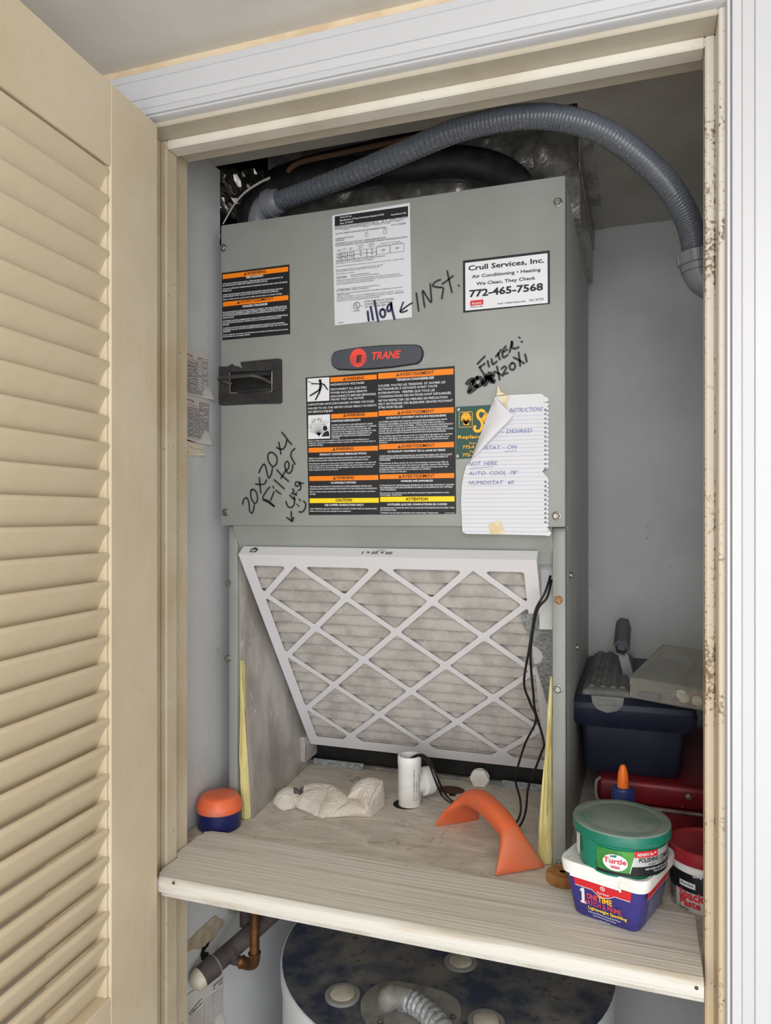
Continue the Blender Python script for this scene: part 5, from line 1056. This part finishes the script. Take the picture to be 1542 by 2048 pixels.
ra, _ = cy_.inv(z(785, 0)[0], 1700); rb_, _ = cy_.inv(z(1005, 0)[0], 1700); lb.grid2(ra, jz + .0295, rb_, jz + .037, M['red_print'], .0010); jt('RENEW Rx™', 812, 985, .0315, .0036, W_, .015, shear=.1, off=.0016)
jt('POLISHING COMPOUND', 830, 1128, .0235, .0054, BK, .02, off=.0010); jt('LIGHT TO MEDIUM DUTY', 920, 1126, .0190, .0030, M['pencil'], .01, off=.0010); jt('RESTORES LIGHTLY OXIDIZED PAINT', 890, 1126, .0140, .0022, W_, .01, off=.0010); jt('TO A LIKE-NEW SHINE', 965, 1126, .0105, .0022, W_, .01, off=.0010)
band(W_, 222, 262, .012, .040, .0002)
lb.ink('printed_label', pj)
# spackling paste tub behind, far right
dc = Vector((.0845, 1.075)); dp = thing('paste_tub', (dc.x, dc.y, ZP), 'round white paste tub with dusty red lid behind the jamb edge', 'tub')
MB().lathe([(.040, 0), (.042, .003), (.046, .060), (.0475, .0615), (.0475, .066), (.045, .068)], (dc.x, dc.y, ZP + .0005), 48).build('body', M['white_plastic'], dp)
MB().lathe([(.0485, .064), (.0495, .066), (.049, .0795), (.047, .082), (.0435, .082), (.0425, .0790), (.041, .0785), (0, .0785)], (dc.x, dc.y, ZP), 48).build('lid', M['dark_red'], dp)
cy_ = Cyl(dc.x, dc.y, .0450); lb = Label(cy_, .0012)
lo_, _ = cy_.inv(1345, 1760); hi_, _ = cy_.inv(1410, 1760)
def jt2(s_, u0, u1, v, hpx, m, bold=.02, off=.0010): lb.text(s_, u0, v, u1, hpx, m, bold, off=off)
z = crop(1110, 1500, 4.974)
lb.rect(*z(1150, 1075), *z(1500, 1245), BK, .0003)
lb.rect(*z(1250, 1270), *z(1400, 1325), W_, .0006); lb.text('Bondex', *z(1262, 1312), z(1385, 0)[0], 5, BK, .02); lb.text('DAP', *z(1378, 1262), z(1480, 0)[0], 9, W_, .03); lb.text('Spackling', *z(1248, 1435), z(1640, 0)[0], 18, M['red_print'], .03); lb.text('Paste', *z(1255, 1510), z(1452, 0)[0], 14, M['red_print'], .03); lb.text('Interior', *z(1250, 1545), z(1340, 0)[0], 5, BK, .02)
for i in range(14): lb.rect(*z(1158, 1240 + i * 17), *z(1215, 1240 + i * 17 + random.choice((5, 8, 11))), BK, .0004)
lb.ink('printed_label', dp)
# glue bottle
gp = Vector((-.0235, 1.135)); gb = thing('glue_bottle', (gp.x, gp.y, ZP), 'glue bottle with orange tip and blue cap behind the green jar', 'bottle')
MB().lathe([(.025, 0), (.027, .003), (.027, .075), (.022, .092), (.014, .100), (.013, .106)], (gp.x, gp.y, ZP + .0005), 32).build('body', M['white_plastic'], gb)
b = MB(); b.lathe([(.0150, .102), (.0155, .104), (.0155, .119), (.0140, .1215), (.008, .122)], (gp.x, gp.y, ZP), 32)
for i in range(32):
    a = 2 * math.pi * i / 32; c0 = Vector((gp.x + .0155 * math.cos(a), gp.y + .0155 * math.sin(a), ZP)); b.tube([c0 + Vector((0, 0, .104)), c0 + Vector((0, 0, .119))], .0007, 5)
b.build('cap', M['blue_cap'], gb)
MB().lathe([(.0085, .1215), (.0080, .130), (.0072, .142), (.0050, .150), (.0030, .154), (.0015, .1545)], (gp.x, gp.y, ZP), 24).build('tip', M['orange_tip'], gb)
# red toolbox
rz = ZP + .100
rt = thing('metal_toolbox', (.09, 1.42, ZP), 'old dark red metal toolbox underneath the blue toolbox', 'toolbox')
MB().box((-.064, 1.256, ZP + .0005), (.165, 1.60, rz - .046), .006, 2).build('body', M['red_metal'], rt)
b = MB(); b.box((-.068, 1.25, rz - .046), (.17, 1.606, rz - .006), .010, 3); b.build('lid', M['red_metal'], rt)
b = MB(); rim = [(-.060, 1.249, rz - .006), (-.067, 1.249, rz - .014), (-.0672, 1.249, rz - .036), (-.062, 1.2485, rz - .045), (-.05, 1.2485, rz - .0475), (.17, 1.2485, rz - .0475)]
b.tube(smooth(rim, 5), .0028, 10); b.build('rim', M['worn_metal'], rt)
p_ = atY(1377, 1594, 1.249); MB().lathe([(.005, 0), (.0045, .002), (.002, .0034)], p_, 14, axis=(0, -1, 0)).build('rivet', M['worn_metal'], rt)
# blue toolbox, end on
bz = rz - .005
bt = thing('plastic_toolbox', (-.015, 1.45, bz), 'dark blue plastic toolbox with clear lid trays on the red toolbox', 'toolbox')
def ringb(x0, x1, y0, y1, z_, r): return [Vector((p[0], p[1], z_)) for p in rrect(x0, y0, x1, y1, r, 3)]
b = MB(); b.loft([ringb(-.082, .056, 1.275, 1.61, bz, .008), ringb(-.086, .062, 1.270, 1.614, bz + .01, .008), ringb(-.091, .067, 1.266, 1.616, bz + .080, .008)]); b.build('body', M['blue_toolbox'], bt)
b = MB(); b.loft([ringb(-.098, .074, 1.258, 1.62, bz + .078, .010), ringb(-.110, .084, 1.250, 1.622, bz + .090, .012), ringb(-.112, .086, 1.247, 1.622, bz + .106, .012), ringb(-.110, .084, 1.249, 1.622, bz + .109, .012), ringb(-.110, .084, 1.249, 1.622, bz + .118, .012), ringb(-.100, .076, 1.258, 1.615, bz + .128, .012)]); b.build('lid', M['blue_toolbox'], bt, angle=30)
lz = bz + .127
b = MB(); b.loft([ringb(-.092, -.012, 1.262, 1.605, lz, .006), ringb(-.090, -.014, 1.264, 1.603, lz + .008, .006), ringb(-.084, -.020, 1.270, 1.598, lz + .012, .006)]); b.build('tray_lid', M['dusty_clear'], bt, angle=30)
rb2 = MB()
for x in (-.076, -.058, -.042, -.027): rb2.box((x - .005, 1.272, lz + .0115), (x + .005, 1.596, lz + .0155), .0015)
rb2.build('tray_ribs', M['dusty_clear'], bt)
b = MB(); lt_ = [(-.075 + .0, 0), (-.024, 0), (-.026, -.012), (-.034, -.022), (-.05, -.026), (-.065, -.022), (-.073, -.012)]
b.prism([(x, 1.2485, lz + .004 + zz) for x, zz in lt_], (0, -.004, 0)); b.box((-.064, 1.243, lz - .010), (-.036, 1.2455, lz - .001), .0008); b.build('tray_latch', M['dusty_clear'], bt)
# grey handle, open hollow end
HP = [(-.012, -.010), (-.014, .006), (-.006, .014), (.008, .012), (.013, -.004), (.004, -.014)]
h0 = Vector((-.0305, 1.372, bz + .188)); h1 = Vector((-.030, 1.53, bz + .207))
def hr(c, k): return [c + Vector((x * k, 0, zz * k)) for x, zz in HP]
b = MB(); b.loft([hr(h0 + Vector((0, .03, .001)), .72), hr(h0, .78), hr(h0 + Vector((0, -.001, 0)), 1), hr(h1, 1.05)], cap=False); b.add(hr(h0 + Vector((0, .03, .001)), .72), [tuple(range(6))]); b.add(hr(h1, 1.05), [tuple(range(6))]); b.build('handle', M['grey_toolbox'], bt, angle=25)
b = MB(); b.prism([h0 + Vector((-.006, .004, -.012)), h0 + Vector((.010, .004, -.010)), Vector((-.006, 1.374, lz - .004)), Vector((-.024, 1.374, lz - .004))], (0, .012, 0)); b.build('handle_arm', M['fitting_grey'], bt)
# clear organiser box leaning on top
og = thing('organiser_box', (.09, 1.36, lz), 'clear plastic organiser box with small parts lying tilted on blue toolbox', 'box')
OX = Matrix.Translation((-.0155, 1.236, lz + .0075)) @ Matrix.Rotation(math.radians(-12), 4, 'Z') @ Matrix.Rotation(math.radians(3.5), 4, 'Y') @ Matrix.Rotation(math.radians(2.5), 4, 'X')
OW, OD, OH = .172, .26, .034
def obx(a, b_, m, name, bev=.0, seg=1):
    b = MB(); b.xf = OX; b.box(a, b_, bev, seg); return b.build(name, m, og)
b = MB(); b.xf = OX
for q in (((0, 0, 0), (OW, OD, .0016)), ((0, 0, .0016), (OW, .0016, .020)), ((0, OD - .0016, .0016), (OW, OD, .020)), ((0, .0016, .0016), (.0016, OD - .0016, .020)), ((OW - .0016, .0016, .0016), (OW, OD - .0016, .020))): b.box(*q)
b.build('tray', M['clear_plastic'], og)
b = MB(); b.xf = OX
for q in (((-.001, -.001, OH - .0016), (OW + .001, OD + .001, OH)), ((-.001, -.001, .0205), (OW + .001, .001, OH - .0016)), ((-.001, OD - .001, .0205), (OW + .001, OD + .001, OH - .0016)), ((-.001, .001, .0205), (.001, OD - .001, OH - .0016)), ((OW - .001, .001, .0205), (OW + .001, OD - .001, OH - .0016))): b.box(*q)
b.build('lid', M['clear_plastic'], og)
b = MB(); b.xf = OX
for x in (.062, .118): b.box((x, .002, .0017), (x + .0014, OD - .002, .019))
b.build('dividers', M['clear_plastic'], og)
obx((.012, -.0028, .006), (.046, -.0012, .013), M['dusty_clear'], 'latch', .0006)
b = MB(); b.xf = OX; b.box((.105, .12, OH + .0002), (.165, .17, OH + .0008)); b.build('paper_label', M['old_tape'], og)
for i, (x, y_, mt) in enumerate(((.078, .016, 'cap_cream'), (.097, .015, 'cap_cream'), (.071, .034, 'white_plastic'), (.108, .034, 'navy_plastic'), (.088, .040, 'wood_puck'), (.125, .018, 'wood_puck'), (.136, .024, 'worn_metal'), (.147, .016, 'wood_puck'))):
    b = MB(); b.xf = OX; b.lathe([(.007, 0), (.0076, .0004), (.0076, .0024), (.007, .003)], (x, y_, .0095), 18, axis=(.1, -1, .25)); o = b.build('furniture_button', M[mt], base=OX @ Vector((x, y_, .002)))
    lbl = ['cream round button at the front of the clear organiser, left one', 'cream round button at the front of the clear organiser, right one', 'white button leaning behind the cream ones in the organiser', 'navy button in the clear organiser box', 'brown button behind the cream ones in the organiser', 'brown button at the divider in the clear organiser', 'dull metal button in the right compartment of the organiser', 'brown button in the right compartment of the organiser'][i]
    tag(o, lbl, 'button', 'small parts in the organiser')

# ------------------------------------------------------------------ below the shelf
wc = Vector((-.334, 1.310)); WR = .298; WZ = EYE - .79
wh = thing('water_heater', (wc.x, wc.y, 0), 'white water heater with dusty dark blue top under the shelf', 'water heater')
MB().lathe([(WR - .006, .0), (WR - .004, .004), (WR - .003, WZ - .03), (WR - .003, WZ - .028)], (wc.x, wc.y, .001), 72).build('jacket', M['heater_white'], wh)
b = MB(); b.lathe([(WR + .000, -.030), (WR + .001, -.006), (WR, -.001), (WR - .0025, 0)], (wc.x, wc.y, WZ), 72, cap=False); b.build('top_rim', M['heater_white'], wh)
b = MB(); b.lathe([(WR - .0025, -.0002), (WR - .006, -.0012), (WR - .06, .001), (.0, .004)], (wc.x, wc.y, WZ), 72); b.build('top_plate', M['heater_top'], wh)
for (u, v) in ((685, 1990), (921, 1925), (972, 2044)):
    p = atZ(u, v, WZ + .003); MB().lathe([(.029, -.002), (.029, .002), (.027, .003), (.022, .003), (.0215, .0015), (.020, .0015)], p, 28).build('port_ring', M['cap_ring'], wh)
    MB().lathe([(.0205, 0), (.0205, .003), (.017, .0045), (0, .0048)], p, 24).build('port_cap', M['cap_cream'], wh)
cv = [atZ(u, v, WZ + .003) for u, v in ((722, 2005), (735, 1985), (758, 1971), (790, 1966), (830, 1972), (880, 1984), (905, 1995), (920, 2012), (918, 2045), (880, 2075), (780, 2075), (735, 2048), (722, 2025))]
cv = [p for p in smooth(cv + [cv[0]], 4)[:-1]]; b = MB(); cc = sum(cv, Vector()) / len(cv)
b.loft([[p + Vector((0, 0, -.002)) for p in cv], [p + Vector((0, 0, .003)) for p in cv], [p.lerp(cc, .04) + Vector((0, 0, .0045)) for p in cv]]); b.build('junction_cover', M['dusty_metal'], wh, angle=30)
for (u, v) in ((761, 2046), (906, 2036)): hexscrew(atZ(u, v, WZ + .0075), .0042, wh, axis=(0, 0, 1))
cxp = thing('cable_conduit', atZ(800, 2010, WZ), 'corrugated metal cable conduit with elbow on the water heater top', 'conduit')
e_ = [atZ(772, 2006, WZ + .012), atZ(778, 1996, WZ + .026), atZ(790, 1994, WZ + .032), atZ(804, 1996, WZ + .033), atZ(818, 2000, WZ + .032)]
MB().tube(smooth(e_, 6), [.0165] * 4 + [.018] * 8 + [.0165] * 13, 20).build('elbow', M['dusty_metal'], cxp)
b = MB(); q0, q1 = atZ(796, 2010, WZ + .012), atZ(818, 2020, WZ + .012); b.box(Vector((q0.x, q0.y - .010, WZ + .008)), Vector((q1.x, q1.y + .006, WZ + .024)), .002); b.build('clamp', M['galvanized'], cxp)
hs = smooth([atZ(815, 2000, WZ + .032), atZ(838, 2012, WZ + .032), atZ(862, 2032, WZ + .034), atZ(885, 2058, WZ + .036), atZ(912, 2100, WZ + .034), atZ(940, 2150, WZ + .030), atZ(965, 2200, WZ + .018)], 34)
MB().tube(hs, [.0135 + .0035 * abs(math.sin(i * math.pi / 14)) for i in range(len(hs))], 20).build('hose', M['galvanized'], cxp, angle=60)
# copper pipe
cpz = thing('copper_pipe', atY(510, 1920, 1.13), 'brown copper pipe with elbow dropping below the shelf and turning into the wall', 'pipe')
v0 = atY(506, 1800, 1.13); v1 = atY(509, 1912, 1.13); c1 = atY(512, 1928, 1.13); h1_ = atY(484, 1921, 1.13); h2_ = atY(400, 1904, 1.13)
h2_.x = max(h2_.x, XL + .001)
MB().tube([Vector((v1.x, v1.y, ZP - .0185)), Vector((v1.x, v1.y, v1.z))], .0085, 18).build('riser', M['copper'], cpz)
el = smooth([Vector((v1.x, v1.y, v1.z + .006)), Vector((v1.x, v1.y, v1.z - .004)), Vector((v1.x - .003, v1.y, v1.z - .013)), Vector((v1.x - .013, v1.y, v1.z - .016)), Vector((v1.x - .026, v1.y, v1.z - .0150))], 5)
MB().tube(el, [.0112, .0112, .0100] + [.0098] * (len(el) - 6) + [.0100, .0112, .0112], 18).build('elbow', M['copper'], cpz)
MB().tube([Vector((v1.x - .022, v1.y, v1.z - .0150)), Vector((XL + .002, v1.y, v1.z - .0120))], .0085, 18).build('stub', M['pipe_black'], cpz)
# big dark drain pipe sloping to the left front
bp = thing('drain_pipe', atY(470, 1890, 1.09), 'thick dark drain pipe sloping down towards the left below the shelf', 'pipe')
A, B = atY(562, 1812, 1.20), atY(428, 1931, 1.075)
dr = (B - A).normalized()
MB().tube([A - dr * .02, B], .0155, 22).build('pipe', M['pipe_black'], bp)
MB().tube([B - dr * .006, B - dr * .004, B - dr * .002], [.0158, .0172, .0158], 22).build('joint_ring', M['cap_ring'], bp)
C = B + dr * .018; MB().tube([B - dr * .003, B - dr * .002, B + dr * .004, C, C + dr * .008], [.0158, .0185, .0185, .0175, .0170], 22).build('coupling', M['pipe_black'], bp)
MB().tube([C + dr * .006, C + dr * .012, C + dr * .020, C + dr * .025, C + dr * .027], [.0168, .0172, .0150, .009, .003], 22).build('putty', M['cap_cream'], bp)
MB().tube([atY(493, 1795, 1.155), atY(493, 1850, 1.155)], .012, 16).build('branch', M['pipe_black'], bp)
# peeled patches on the left wall
WS = Flat((XL, 0, 0), (0, 1, 0), (0, 0, 1), (1, 0, 0))
pt = Label(WS, .0008)
def peel(px, m):
    q = [WS.inv(*p) for p in px]; q2 = []
    for i in range(len(q)):
        a, b_ = Vector(q[i]), Vector(q[(i + 1) % len(q)])
        for k in range(6): p = a.lerp(b_, k / 6); q2.append((max(p.x + .004 * noise.noise(Vector((p.x * 160, p.y * 160, 2))), JB + .003), p.y + .004 * noise.noise(Vector((p.x * 160, p.y * 160, 8)))))
    vs_, fs_ = filled(q2, [], 0); pt.mb(m).add([WS.fwd(v.x, v.y, .0012) for v in vs_], fs_)
peel([(372, 1885), (395, 1862), (430, 1830), (448, 1845), (425, 1880), (405, 1897), (372, 1902)], M['bare_drywall']); peel([(455, 1815), (468, 1806), (482, 1818), (470, 1828), (455, 1828)], M['bare_drywall']); peel([(398, 1912), (404, 1895), (422, 1880), (408, 1902), (420, 1908), (404, 1922)], M['hole_dark'])
for k in pt.order: struct(pt.p[k][0].build('wall_left_patch', pt.p[k][1], angle=0))
# papers on the left wall
def logsheet(tlx, rows, top, label, curl):
    pass
z = crop(320, 660, 7.314)
def wallpaper(quad, label, name='service_log'):
    lb = Label(WS, .0012); q = [WS.inv(*p) for p in quad]; q = [(max(a, JB + .004), b) for a, b in q]
    n = 10; vs = []; fs = []
    for i in range(n + 1):
        for j in range(n + 1):
            s_, t_ = i / n, j / n; a = (1 - t_) * ((1 - s_) * q[0][0] + s_ * q[1][0]) + t_ * ((1 - s_) * q[3][0] + s_ * q[2][0]); b_ = (1 - t_) * ((1 - s_) * q[0][1] + s_ * q[1][1]) + t_ * ((1 - s_) * q[3][1] + s_ * q[2][1])
            vs.append(WS.fwd(a, b_, .0014 + .010 * max(0, s_ - .75) * max(0, t_ - .7) * 8)); 
    for i in range(n):
        for j in range(n): a = i * (n + 1) + j; fs.append((a, a + 1, a + n + 2, a + n + 1))
    lb.b.add(vs, fs); return lb
lb = wallpaper([(352, 686), (417, 711), (421, 800), (352, 784)], '')
RG, GI, PN = M['grid_red'], M['grid_ink'], M['pencil']
def zl_(lb, pts, wd, m): lb.stroke([z(*p) for p in pts], wd, m, .0006, False)
lb.text('Fred Jay', *z(358, 350), z(468, 372)[0], 4.6, RG, .02, v1=z(468, 400)[1]); lb.text('Heating & Air Conditioning', *z(322, 395), z(512, 0)[0], 2.6, RG, .01, v1=z(512, 462)[1])
def gridsheet(x0, x1, y0, y1, cols, rows, drop, skip=0):
    for i in range(rows + 1):
        yy = y0 + (y1 - y0) * i / rows; zl_(lb, [(x0, yy), (x1, yy + drop * (x1 - x0))], .0007, RG if i < 2 else GI)
    for c in cols: zl_(lb, [(c, y0 + drop * (c - x0)), (c, y1 + drop * (c - x0))], .0007, GI)
    for i in range(rows):
        for c0, c1 in zip(cols, cols[1:]):
            if random.random() < skip: continue
            xx = c0 + 8; yy = y0 + (y1 - y0) * (i + .75) / rows + drop * (xx - x0)
            zg = [(xx + k * (c1 - c0 - 16) / 5, yy + drop * k * 10 + random.uniform(-22, 6)) for k in range(6)]; zl_(lb, zg, .0009, PN)
gridsheet(312, 540, 425, 885, [312, 385, 462, 540], 13, .28); gridsheet(540, 685, 395, 940, [540, 610, 685], 15, .32, .6)
lb.done('sheet', M['paper_grey'], tag_parent := thing('service_log', WS.fwd(1.06, EYE + .2, 0), 'upper service log sheet taped to the left closet wall', 'paper'))
lb = wallpaper([(352, 785), (416, 800), (417, 890), (352, 878)], '')
lb.text('Fred Jay', *z(370, 1020), z(490, 0)[0], 4.6, RG, .02, v1=z(490, 1062)[1]); lb.text('Heating & Air Conditioning', *z(330, 1068), z(530, 0)[0], 2.6, RG, .01, v1=z(530, 1130)[1])
gridsheet(322, 560, 1102, 1540, [322, 402, 480, 560], 13, .24); gridsheet(562, 698, 1052, 1590, [562, 630, 698], 15, .26, .1)
lb.done('sheet', M['paper_grey'], thing('service_log', WS.fwd(1.06, EYE + .11, 0), 'lower service log sheet taped to the left closet wall', 'paper'))
lb = wallpaper([(352, 872), (401, 888), (405, 911), (352, 912)], '')
for s_, x, yy, x2, y2 in (('Date', 425, 1640, 470, 1652), ('Tech', 428, 1715, 462, 1728), ('Name', 330, 1790, 402, 1800)): lb.text(s_, *z(x, yy), z(x2, 0)[0], 3, GI, 0, v1=z(x2, y2)[1])
zl_(lb, [(475, 1655), (590, 1678)], .0006, GI); zl_(lb, [(470, 1732), (600, 1752)], .0006, GI); zl_(lb, [(330, 1640), (395, 1650)], .0006, GI)
lb.done('sheet', M['paper_tan'], thing('paper_slip', WS.fwd(1.05, EYE + .08, 0), 'small tan paper slip under the two service log sheets', 'paper'))
z = crop(360, 1780, 6.425)
lb = wallpaper([z(60, 1365), z(540, 1010), z(545, 1800), z(60, 1900)], '')
for i, (x0, y0_, x1, y1_) in enumerate([(410, 1250, 540, 1140), (415, 1290, 440, 1265), (490, 1230, 540, 1185), (100, 1600, 270, 1400), (110, 1620, 280, 1450)]):
    lb.text(['UTILITY PRODUCTS', 'OF', '12107', 'WATER HEATING &', 'PLUMBING INC.'][i], *z(x0, y0_), z(x1, 0)[0], 4, BK, .02, v1=z(x1, y1_)[1])
for i in range(15):
    y0_ = 1420 + i * 34; zl_(lb, [(300, y0_ + 0), (530, y0_ - 165)], .0006, GI)
for i in range(8): lb.text('for service call and general repairs of all', *z(100, 1660 + i * 34), z(290, 0)[0], 2.4, GI, 0, v1=z(290, 1500 + i * 34)[1])
zl_(lb, [(300, 1430), (300, 1800)], .0006, GI); zl_(lb, [(415, 1340), (415, 1800)], .0006, GI); zl_(lb, [(535, 1190), (535, 1800)], .0006, GI)
lb.done('sheet', M['paper_grey'], thing('invoice_sheet', WS.fwd(1.09, EYE - .85, 0), 'printed form sheet on the left wall below the dark pipe', 'paper'))
